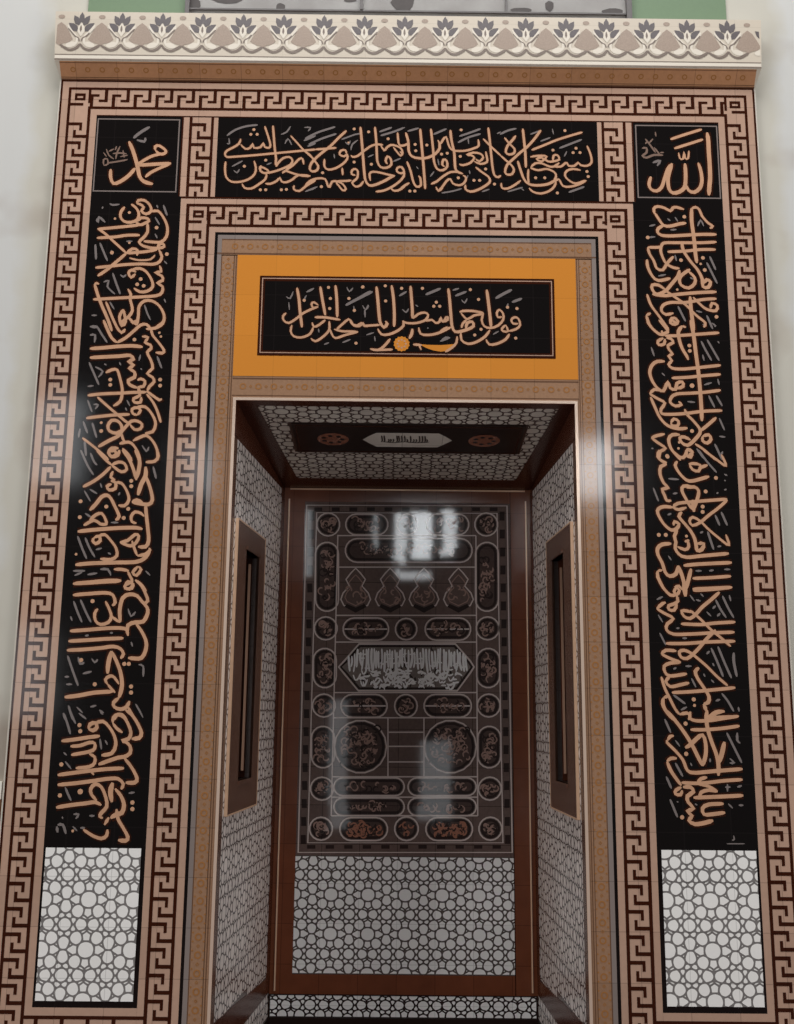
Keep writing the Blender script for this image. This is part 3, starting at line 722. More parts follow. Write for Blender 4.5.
# ------------------------------------------------------------------ inscriptions
# each entry: (x0, y0, scale) of the survey sheet, gold strokes, grey strokes, dots. Width of a stroke may lead it as "w24".
def to_wall(sheet, s):
    w = None; pts = []
    for tok in s.split():
        if tok[0] == 'w': w = float(tok[1:]); continue
        a, b_ = tok.split(','); pts.append(survey(sheet[0]+float(a)/sheet[2], sheet[1]+float(b_)/sheet[2]))
    return w, pts
def letter(b_gold, b_grey, sheet, gold, grey, dots, wg, wk, wd):
    M_ = .0039/sheet[2]          # metres on the wall per sheet pixel
    for s in [q.strip() for q in gold.strip().split(';') if q.strip()]:
        w, pts = to_wall(sheet, s); stroke(b_gold, FRONT, pts, (w or wg)*M_, .0016)
        if len(b_gold.mats) == 2: stroke(b_gold, FRONT, pts, (w or wg)*M_*1.9, .0003, 1, taper=False)
    for s in [q.strip() for q in grey.strip().split(';') if q.strip()]:
        w, pts = to_wall(sheet, s); stroke(b_grey, FRONT, pts, (w or wk)*M_, .0010, 1 if len(b_grey.mats) > 2 else 0)
    for s in dots.split():
        q = [float(c) for c in s.split(',')]
        x, z = survey(sheet[0]+q[0]/sheet[2], sheet[1]+q[1]/sheet[2]); r = (q[2] if len(q) > 2 else wd)*M_/2
        b_grey.poly(FRONT, circ(x, z, r, 8), .0013, 2)
def inscription(root, k, sheets, wg=20, wk=14, wd=30):
    """gold letters are a part of their own; the small grey marks are printed on the ground tile k"""
    g = MB([m_gold, m_halo])
    for sheet, gold, grey, dots in sheets: letter(g, k, sheet, gold, grey, dots, wg, wk, wd)
    g.link('lettering', root); k.link('ground', root)

# --- two square name panels
SQ_L = [((90, 110, 7.94), """w38 310,250 340,320 365,400 380,460 395,530 430,570 500,590; w28 520,322 518,292 550,285 598,318 600,340 572,352 545,345 520,322;
 w26 570,350 500,365 440,395 380,432; w32 380,440 450,436 550,430 645,425; w26 640,428 560,460 480,500 440,535; w32 360,462 310,520 240,570 188,585 165,540 165,470""",
 """w26 345,225 400,180 475,135; w24 372,238 432,252 440,220""", "")]
SQ_L2 = [((90, 110, 7.94), "", """110,440 108,395 138,390 142,430 110,442; 140,422 220,410 300,395; 130,310 150,360 190,390; 205,390 215,340 240,288; 272,380 262,320; 180,348 240,342 292,350; 200,320 212,288; 132,372 108,338; 150,330 190,310; 240,372 300,360""", "")]
SQ_R = [((630, 115, 7.94), """w38 610,140 620,200 625,300 632,400 635,500 630,560 625,640; w32 540,380 560,440 570,520 555,580 510,615 465,600 440,550;
 w34 435,385 440,450 440,530 430,580 390,612 340,620 310,590 300,520 310,460 332,385; w30 330,390 300,430 275,500 250,575 210,605 165,590 150,550 165,490;
 w18 385,300 395,345 420,350 430,295 437,345 460,345 467,285; w24 320,195 440,155 570,115; w24 350,268 470,230 580,195""",
 "w22 180,380 240,362 215,405", "")]
SQ_R2 = [((630, 115, 7.94), "", """w20 95,265 130,262 130,300 98,325 130,340 190,318 262,320; w20 120,190 160,240 202,300; 200,135 206,172; 150,225 182,190; w20 190,258 240,320; 238,300 268,298; 120,230 140,210""", "")]
for s, lab, a, a2 in ((-1, 'square black tile panel with a single gold name, top left corner', SQ_L, SQ_L2), (1, 'square black tile panel with a single gold name, top right corner', SQ_R, SQ_R2)):
    t = thing('calligraphy_panel', lab, 'inscription', (s*1.228, 0, 3.786))
    f = lambda p, q: tuple(sorted((s*p, s*q)))
    gr = MB([m_black, m_grey, m_gold]); gr.box(FRONT, *f(1.033, 1.426), 3.786, 4.178, -PT, 0, 0)
    q = f(1.045, 1.417); b = MB([m_line]); b.outline(FRONT, [(q[0], 3.805), (q[1], 3.805), (q[1], 4.163), (q[0], 4.163)], .008, .001); b.link('border_line', t)
    inscription(t, gr, a); g = MB([m_grey, m_honor, m_gold])
    for sheet, gold, grey, dots in a2: letter(g, g, sheet, gold, grey, dots, 20, 15, 20)
    g.link('honorific_mark', t)

# --- long inscription over the top
TOP = [((215, 115, 7.94), """205,190 190,230 140,262 95,285 80,312 95,335 150,333 300,322 470,306 640,290 800,275; 205,235 240,270 280,262 300,230 310,262 360,258 385,225 395,255 430,262 440,240 425,180 395,90;
 w22 460,85 468,180 475,270 485,350 480,400; 600,165 650,220 700,275 760,330 800,365; 85,370 80,430 90,495 130,530 200,532 270,510 315,470 325,420 310,365; 430,447 390,422 357,415 362,445 400,465 428,450;
 365,400 360,445 395,462 450,455 530,430 600,395 615,360 590,335 540,345 500,385 485,412; 410,470 400,510 350,550 290,585 235,580 215,545; 400,545 440,548 490,525 515,500 530,530 570,535 620,510 660,480 750,483;
 535,465 560,445 620,465 700,485 755,485; 560,440 620,400 670,350 695,350 705,395; 630,560 625,590 670,605 730,560 800,520""",
 "w18 95,165 160,120 250,90 340,80; 110,185 115,230 95,225; 525,155 570,135 600,90; w18 705,205 800,165; w18 735,250 800,225; 710,100 760,100 740,125; 135,410 220,365; 150,440 175,460 195,430; 555,230 580,190 610,240; 750,600 800,580; 410,395 450,380",
 "360,595 403,595 527,595 567,592 309,117 285,155 335,155 233,408 403,360"),
 ((305, 115, 7.94), """80,275 160,270 250,262; w22 0,290 40,320 75,365 105,405 95,440 60,450 38,430 50,385 85,345 130,305 200,250 270,180 330,125; 330,310 320,280 285,285 275,315 310,330 335,315 335,350 300,390 240,425 185,435 155,410 155,350;
 365,320 380,335 420,325 470,285 530,245 580,235 620,240; 600,240 630,285 645,265 680,240 720,245 760,265 775,300 760,325 735,300 700,255; 735,140 740,200 750,240 795,245; w24 440,95 450,200 462,350 470,450 480,520 510,560 560,555 640,520 690,490 715,485;
 520,525 512,470 540,452 600,460 660,475 715,485; w22 555,95 565,200 570,300 575,370 600,415 650,420 685,395 680,350 655,330 640,365 655,392; 400,480 370,470 375,440 400,430 420,450 415,500 395,520 375,540 400,570 440,560 465,525;
 0,565 40,525 100,505 160,510 180,560 195,575 215,530 260,530 300,550 325,590 300,600 270,565 250,530 330,525 370,520; 295,420 300,480; 790,450 770,415 735,420 730,450 765,465 790,450; 790,470 770,510 710,560 630,600 560,610; 680,575 700,600 740,600 794,570; 0,490 45,485""",
 "w18 0,190 100,140 240,95; w18 30,235 130,190 250,150; 290,195 400,155 440,150; 365,280 375,235 420,200; w18 590,135 690,100; w18 600,165 700,135 780,105; 320,215 345,235 360,205; 230,310 235,345; 500,335 545,315; 0,610 60,585 100,570; 0,100 45,100 25,130; 700,370 760,345",
 "390,375 527,392 390,112 140,460 505,135 660,190 130,570 345,220,20"),
 ((400, 115, 7.94), """w24 45,140 65,210 70,290 95,330 150,345 220,340 280,310 315,265 310,215; w24 160,110 168,200 180,330 190,450 200,590; w22 245,110 255,200 265,300 270,370 295,430 340,440 375,410 370,365 345,355 335,395 355,412;
 300,200 320,230 340,200 365,175 380,220 395,260 430,285 520,285 590,265 625,245 620,195; w24 400,120 408,200 430,300 435,380 445,440 490,470; 500,470 460,455 400,455 340,490 290,530 245,550; w22 55,370 85,450 105,530 130,570 165,560 160,500 145,485;
 0,590 40,560 75,540; 0,410 30,440 30,490 0,520; 470,390 500,400 560,380 590,340 560,320 530,320 580,300 640,310 660,340 630,370 600,350; 590,370 640,390 690,375 690,340 680,290; w22 600,415 650,455 700,490 715,525 690,555 620,595 560,610 520,590 520,555;
 305,600 330,580 370,525 400,510 420,545 470,560 510,540 525,500 500,480; 285,570 305,605 340,580; w22 700,100 712,200 725,330 735,420 750,480 780,495 800,480; w22 660,190 720,250 800,325; 0,250 40,240 70,225; 0,290 15,310""",
 "w18 60,130 150,105; w18 265,155 370,110; w18 470,170 560,140 640,110; w18 460,220 540,180 640,150; 240,490 270,450; 770,150 800,135; 330,620 420,605 490,585; 130,410 145,430; 540,480 520,520; 550,440 555,470; 650,610 710,590; 0,110 40,100; 300,350 310,400; 540,180 545,230",
 "120,235 125,285 213,240 330,312 375,305 478,330 463,500 587,520 632,520 680,430 750,550 78,605 118,605 485,120"),
 ((500, 115, 7.94), """w22 35,180 75,230 115,270 110,305 70,315 45,295 60,245 100,200 125,165; w22 0,320 45,360 90,400 110,435 95,470 60,475 40,455 55,400 100,355 160,300 210,260 270,195 325,120; w24 180,110 190,200 200,300 205,420;
 w24 140,365 160,430 190,510 230,550 300,560 380,550 440,520 470,510; 10,540 15,580 60,585 120,555 165,520; 240,420 300,440 370,430 430,455 445,490 420,540; 230,580 260,610 320,625 390,605 430,570 445,530; 240,335 300,325 370,330 330,370 290,350 330,340 380,370 420,370 470,355 455,320 425,325 420,365;
 245,415 280,385 330,385 390,410 430,410 470,380; 420,410 480,412 510,390 530,380 545,405 590,405 620,380 640,400 690,405 725,380 720,320 690,245; 640,440 580,430 530,445 515,480 540,515 600,545 680,520; 470,510 500,565 560,570 630,550 685,520; w20 250,280 340,245 450,200 560,165 655,138;
 225,430 222,500 230,550""",
 "w18 0,155 60,125 130,108; 240,155 320,125; 320,210 400,180; w18 470,265 560,230 650,195; 415,110 425,155; 510,330 530,290; w18 545,615 670,570; 60,610 180,575; 440,500 450,470; 170,585 190,600",
 "603,265 580,300 635,300 420,280 355,500 283,500 690,450 700,490 515,125 455,620")]
t = thing('calligraphy_panel', 'long horizontal black tile panel with gold script across the top', 'inscription', (0, 0, 3.784))
b = MB([m_black, m_grey, m_gold]); b.box(FRONT, -.868, .868, 3.784, 4.178, -PT, 0)
inscription(t, b, TOP)

# --- framed inscription over the opening
FRM = [((270, 280, 7.94), """w26 215,65 230,150 240,260 255,380; 385,205 350,180 330,195 345,225 385,215; 385,215 330,235 260,270 210,310 150,345 110,325 105,290 130,265; w26 400,55 415,150 440,285; w26 520,45 530,150 535,300; w22 355,300 430,300 500,310 560,320;
 440,320 390,360 350,375 335,340; 345,375 320,430 250,460 190,450 165,410 175,360; 470,330 470,400 420,455 360,490 325,465; 470,380 490,430 520,465 600,440 700,415; 510,395 570,410 640,412 700,415; 530,395 580,350 625,315 650,340 665,365 710,370 740,345 750,370 794,365""",
 "130,135 160,150 185,95; 150,180 155,240; w18 290,100 350,70; 265,170 290,125; w22 600,205 700,150 800,92; 610,60 630,95 660,65; 665,210 670,260; 735,205 760,240 780,200; 750,240 755,300; 575,500 640,475; 430,515 470,500; 385,390 390,420",
 "465,62 480,150 475,230 738,58 683,505 272,165 627,150"),
 ((350, 280, 7.94), """w28 210,55 220,150 230,270 240,340 270,380 295,350 280,330; 0,330 20,355 60,365 90,345 110,365 160,365 240,360; w26 330,45 345,150 352,280 350,375; w22 220,390 250,435 310,435 380,405 425,365 420,325; w26 480,50 488,150 495,250 495,310; 420,330 450,345 530,345 600,320 620,280 590,262 540,275 500,310;
 600,330 650,320 680,345 710,335 720,300 735,335 775,320 775,290; w22 545,380 560,430 620,440 700,425 800,378; w26 495,390 490,430 470,470; w22 160,550 220,560 270,530 320,470; 200,560 340,555; w22 500,515 570,520; 545,510 565,560""",
 "w22 10,180 90,140 180,95; 100,205 125,240 150,205; 120,240 120,300; w18 390,130 450,95; 415,235 445,260 465,230; w22 600,120 720,70; 615,390 620,380; 130,440 190,420; 195,450 200,490; w18 720,490 760,460 794,465; 520,200 540,215",
 "100,60 280,50 575,70 685,180 665,212 712,212 410,70 283,170 35,245"),
 ((440, 280, 7.94), """w26 65,70 75,150 85,270 95,370 120,415 170,410 220,395 265,370 255,335 215,345 205,390; w22 155,260 180,250 260,250 345,265; 165,265 215,315 270,285 340,275; 215,315 180,350 170,385; w22 165,420 170,480 220,510 290,495 360,450 395,400; 345,265 330,320 350,370 400,385 460,365 500,320 500,270 470,240 450,265 460,300 490,295; w28 370,80 382,170 395,280 405,380;
 520,360 490,390 500,410 540,410 520,360; 540,410 600,395 635,360 620,310 590,300 565,320 580,350 620,350; w22 550,430 520,475 450,510 390,515 365,475; 0,320 30,330 50,290; 0,412 60,375; w20 40,575 95,540 130,500 135,450""",
 "w18 100,85 150,70; w20 120,130 210,95; 170,160 195,185 215,150; w24 440,150 500,115 570,80; w22 570,180 650,150; 540,190 530,220; 420,435 465,410; w18 0,490 80,460",
 "240,80 305,158 535,220 610,230 325,395 275,440 600,465")]
t = thing('calligraphy_panel', 'black inscription panel in a broad orange frame above the niche opening', 'inscription', (0, 0, 2.94))
b = MB([m_orange]); b.box(FRONT, -.753, .753, 2.94, 3.504, -PT, .001)
b.link('orange_frame', t)
b = MB([m_woodr, m_dark, m_pale, m_black])
b.rect(FRONT, -.650, .656, 3.034, 3.406, .0016, 1); b.rect(FRONT, -.640, .646, 3.046, 3.396, .0022, 2); b.rect(FRONT, -.6355, .6415, 3.0505, 3.3915, .0028, 1); b.link('inner_border', t)
gr = MB([m_black, m_grey, m_gold]); gr.rect(FRONT, -.626, .632, 3.058, 3.380, .0036)
FRONT_SAVE = FRONT
FRONT = Plane((0, -.0038, 0), (1, 0, 0), (0, 0, 1), (0, -1, 0))
inscription(t, gr, FRM)
b = MB([m_orange, m_gold]); x, z = survey(350+410/7.94, 280+510/7.94)
b.poly(FRONT, [(x+(.036 if k % 2 else .032)*math.cos(k*math.pi/14), z+(.036 if k % 2 else .032)*math.sin(k*math.pi/14)) for k in range(28)], .0012, 0)
for k in range(8): b.poly(FRONT, circ(x+.018*math.cos(k*.785), z+.018*math.sin(k*.785), .005, 6), .0018, 1)
c_ = [survey(350+X/7.94, 280+Y/7.94) for X, Y in ((545, 512), (620, 518), (720, 520), (780, 516), (830, 512), (846, 505), (815, 545), (780, 565), (720, 572), (660, 562), (610, 545))]
b.poly(FRONT, c_[::-1], .0012, 0); b.link('sun_ornament', t)
FRONT = FRONT_SAVE

# --- upright inscription, left
VL = [((75, 190, 6.617), """410,92 420,70 460,70 495,100 505,140 470,160 440,140 455,115 430,95 410,92; 330,112 305,145 302,180 325,208 370,215 415,195 422,150 400,115 372,95; 400,210 430,232 460,222 490,205 480,190 440,185 410,210; w22 150,260 260,250 360,240 430,232; w22 145,318 260,312 350,300 430,300;
 480,220 480,280 450,320 425,345 450,370 510,385 560,385 590,375 580,355 555,365 545,395; 505,145 550,140 590,190 612,250 605,310 570,345 510,345 455,340; 150,255 200,290 260,345 320,400 340,420; 340,420 380,390 415,400 410,435; w22 340,420 270,480 210,530 150,570; 345,420 400,415 460,410 520,400 545,395;
 w22 555,395 575,440 560,475 520,492 440,490 330,495 240,505 135,515; w14 360,450 420,465 500,460 530,430; w22 560,500 570,540 530,545 575,570 580,600 545,615 580,640 575,680 540,700 440,708 300,715 120,725; 400,555 372,580 355,550 375,530 405,545; 380,525 430,520 470,540 505,590 515,640 480,670 430,675 390,650;
 350,655 370,690 365,720 375,760 380,800 355,840 310,870; 320,790 295,840 310,900 335,870 320,790; 345,835 390,880 410,895; w22 410,895 420,830 425,770 460,735 510,735 560,770 590,830 580,885 530,915 470,920; w26 130,622 150,690 180,770 215,850 245,935; 205,740 250,850 290,935; 130,622 145,618 160,625""",
 "w20 145,190 150,215 160,180 200,215; 230,90 250,100 295,95; 185,110 180,125; w18 135,360 140,460; w18 165,350 190,410 215,470; 240,400 250,430; w18 250,550 270,610 300,690; 190,610 225,600 215,640 265,690; 300,560 320,575 340,560; 540,100 550,120; w18 585,100 610,170; 530,180 560,230; 530,290 545,320; 590,470 610,490; 590,720 600,745; 110,830 145,830; 110,910 150,910; 460,760 480,820 500,860; 340,340 380,340; 230,740 260,790",
 "540,250 608,425 360,350,20 245,415 435,590 412,625 455,635 360,150,24 265,190,20"),
 ((65, 320, 6.617), """w26 255,0 280,60 310,120 345,150; w22 345,150 400,120 460,70 500,35 540,30 570,60; 320,0 345,50 375,85 400,60; 370,0 380,30 390,0; 435,0 450,20 480,0; 570,60 580,100 620,150 655,200 645,220 600,215; 600,50 640,25 655,0;
 510,110 550,115 530,150 565,165 570,190 545,215 570,270 580,320 545,355 580,380 590,410 560,440 545,470; w26 165,190 250,185 360,175 450,172 515,180; w26 165,250 260,245 360,240 430,235 455,260 420,275 455,300 425,320 460,345 460,380 420,400 430,430 480,450; w22 270,350 310,330 345,330 360,370 375,430 380,480 365,540 320,570;
 480,400 500,390 530,405 520,440 490,445 490,480; 490,450 495,500 455,520 460,545 500,545 505,510; w22 150,500 240,490 360,485 450,480 540,478; 540,470 580,500 625,530 640,520; w22 540,490 580,540 610,600 635,680; 480,630 450,620 445,590 480,580 500,600 480,630; w22 470,580 530,575 580,630 600,690 580,740 530,750;
 w22 140,650 220,640 320,630 430,625; 215,510 270,560 340,620 400,670 430,690; w24 370,730 340,750 295,735 285,700 310,665 350,670 375,700 375,740 350,770 290,800 220,840; 350,770 400,710 440,670 480,670 510,690 500,720 460,725 430,690; 370,740 385,790 400,810; w22 360,820 400,810 440,815 480,870 500,935; w22 380,850 420,890 445,935;
 w26 355,850 310,850 290,880 310,905 350,895 360,860; w22 450,800 500,775 540,765 580,800 610,860 615,930; w20 115,780 180,830 240,880 290,926""",
 "w18 165,45 210,45 240,90 280,150; w18 165,100 200,100 195,150; w18 160,280 190,350 225,430; 200,310 250,340 220,380; w18 610,240 640,320; 150,530 180,610; 190,560 220,560 200,590; w18 120,670 150,750; w18 180,680 210,780; 410,530 430,570; 400,580 410,600; 510,830 540,870 555,840; 150,440 190,435; w18 130,800 140,900; 100,720 90,780; 500,230 490,270; 260,290 275,300; 360,280 370,300; 500,320 510,330",
 "300,395 300,430 630,395 630,435 240,735 625,85,20 635,110,20 460,130 240,680,22"),
 ((55, 450, 6.617), """w22 275,0 330,60 375,100; 375,100 420,80 460,90 475,130 440,145 400,120 375,100; w22 370,110 320,160 260,205 185,245; w24 360,10 395,5 405,30 375,45 355,25; w26 445,0 490,60 520,130 540,200; w28 530,0 560,70 555,130 540,190; w22 675,0 685,40 660,75 600,80;
 w30 600,110 600,170 570,230 550,300; w26 600,170 630,250 645,330 620,360 560,355 510,345; 385,140 370,180 400,200; w24 375,225 345,240 360,265 400,255 400,215 370,205; 400,215 440,220 475,270 490,330 460,370 420,365; 510,345 540,330 580,345; w26 600,360 605,430 615,520 620,600 600,640 550,640; 590,440 570,420 530,410 505,440 510,475 540,485;
 w26 230,400 270,360 310,310 345,300 370,320 395,370 425,440 400,465; 230,465 270,430 310,420 335,460 340,490 300,490 260,465 190,500; w26 150,540 240,530 360,520 460,515 540,515 580,525; w24 260,580 290,570 300,600 270,620 250,600 260,580; 290,570 330,560 370,600 405,650 410,700 370,725 300,720;
 430,610 480,600 530,560 555,570 540,610 500,635 430,610; 510,600 525,650 545,700; 545,700 600,690 630,660 620,650; w26 135,760 240,750 400,745 540,740 600,710 630,660; 550,770 570,790 540,830 515,810 550,770; 480,800 500,840 510,870 470,890 465,915 510,915 520,880; w26 120,885 240,875 350,865 440,865; w24 530,860 570,890 605,935; 390,790 440,790 490,800""",
 "w18 170,0 215,100 255,165; w18 235,20 260,80 280,100; 195,270 235,340; 230,260 280,290; w18 150,570 180,650 210,720; w18 200,580 230,650 265,710; w18 650,110 670,190; 300,220 310,250; 120,800 200,800; 130,830 180,810; w18 300,790 350,790 370,830; 215,825 280,815; 600,800 630,830; w18 200,420 240,445; 430,280 420,300; 370,480 420,480; 350,680 370,690; 270,660 310,650",
 "505,205 505,240 340,375 485,390 455,450 170,340 165,445 140,690,20"),
 ((45, 580, 6.617), """w24 185,25 280,20 400,12 500,8; 530,35 550,10 580,30 560,60 530,55; w24 600,0 640,40 670,100 680,140 650,160; w24 185,100 280,92 400,85 450,100 465,150 445,170; w26 500,280 495,200 515,120 560,95 610,105 640,140 675,180 680,220 650,275 600,280 550,300 545,360; 400,140 420,180 440,240 420,280 370,295 335,270 330,220 350,190; 440,240 480,270 500,280;
 w24 165,338 280,330 400,320 500,318 540,330 550,370; w24 155,405 280,398 400,390 520,385; w24 145,465 250,460 370,450 450,440 500,455 520,490 500,520; w26 600,285 640,340 670,410 665,470 640,515 600,520 550,515; w30 440,470 420,550 415,620; w28 440,470 470,530 500,610 510,700 490,780; 415,690 400,660 430,635 460,645 490,690; 415,690 440,720 465,745;
 w26 130,775 220,765 330,745 450,738; w24 490,780 455,810 460,840 500,855 540,840 560,800; w26 550,840 570,880 605,935; 460,926 475,895 510,890 545,926""",
 "w18 190,140 215,210 245,280; w18 235,130 270,210 305,280; w18 150,500 180,590 220,700; w20 220,510 235,555 260,545; 310,520 330,545 350,525; 250,620 310,605; 130,640 160,640; 140,690 180,690; 170,240 180,270; 620,560 650,570 650,640; 550,190 570,240 600,210; 570,410 580,440; 600,820 640,890; w18 155,830 185,926; w18 120,880 135,926; 210,840 250,880; 360,860 390,880; 300,840 340,830; 265,370 290,365; 430,350 450,350",
 "525,555 555,555 570,705 570,745 330,690 315,140 240,530"),
 ((35, 710, 6.617), """w24 515,85 520,50 550,30 590,50 620,100 635,150 620,190 575,205 600,210 630,240 630,285 590,310 550,315 420,360; w24 515,85 540,120 580,150; w26 600,0 640,30 680,90 705,150 690,185 640,190; w26 355,125 365,95 400,85 410,115 385,135 355,125; w24 400,85 450,75 490,110 525,170 535,230 510,285 440,300;
 w24 175,205 260,195 360,180 430,172; 235,240 300,235 360,215 395,220 395,255 360,275 240,297; 360,290 395,310 395,350 360,375 270,385; w24 150,430 260,415 380,400 480,390 590,385; 370,400 390,430; w24 150,495 260,485 380,470 480,455 550,455 585,490 570,525; w26 590,315 640,380 675,450 660,480 600,480;
 w34 515,480 500,540 510,610; w28 530,520 570,570 590,630 575,680 540,690 500,715; w24 410,600 375,560 370,520 400,490 440,510 470,580 475,640 440,680 430,705 450,715; w24 140,645 230,630 330,618 400,610 440,630; w26 540,655 550,720 590,790 615,840 600,865 550,860; 320,790 380,830 440,850 475,830 480,790; 490,710 460,760""",
 "w18 190,20 215,90 235,160; w18 230,0 255,60 270,90; 620,550 660,545; w18 200,510 220,560 240,600; 190,280 210,300; 200,340 240,390; 430,190 440,260; 465,200 480,230; w24 145,770 150,810; w20 150,760 185,760 205,820; 250,770 280,800; 255,690 290,690 270,720; 360,700 395,700; 300,780 330,780; 180,705 185,720; 290,20 340,60; 430,10 450,30; 690,0 715,50",
 "295,100 300,140 300,540,38 645,612 645,655 175,360 165,565 250,800,20")]
t = thing('calligraphy_panel', 'tall upright black tile panel with gold script on the left, white panel below', 'inscription', (-1.228, 0, .975))
b = MB([m_black, m_grey, m_gold]); b.box(FRONT, -1.426, -1.0195, .975, 3.784, -PT, 0); b.box(FRONT, -1.426, -1.033, 3.784, 3.786, -PT, 0)
inscription(t, b, VL, wg=22, wk=15, wd=30)

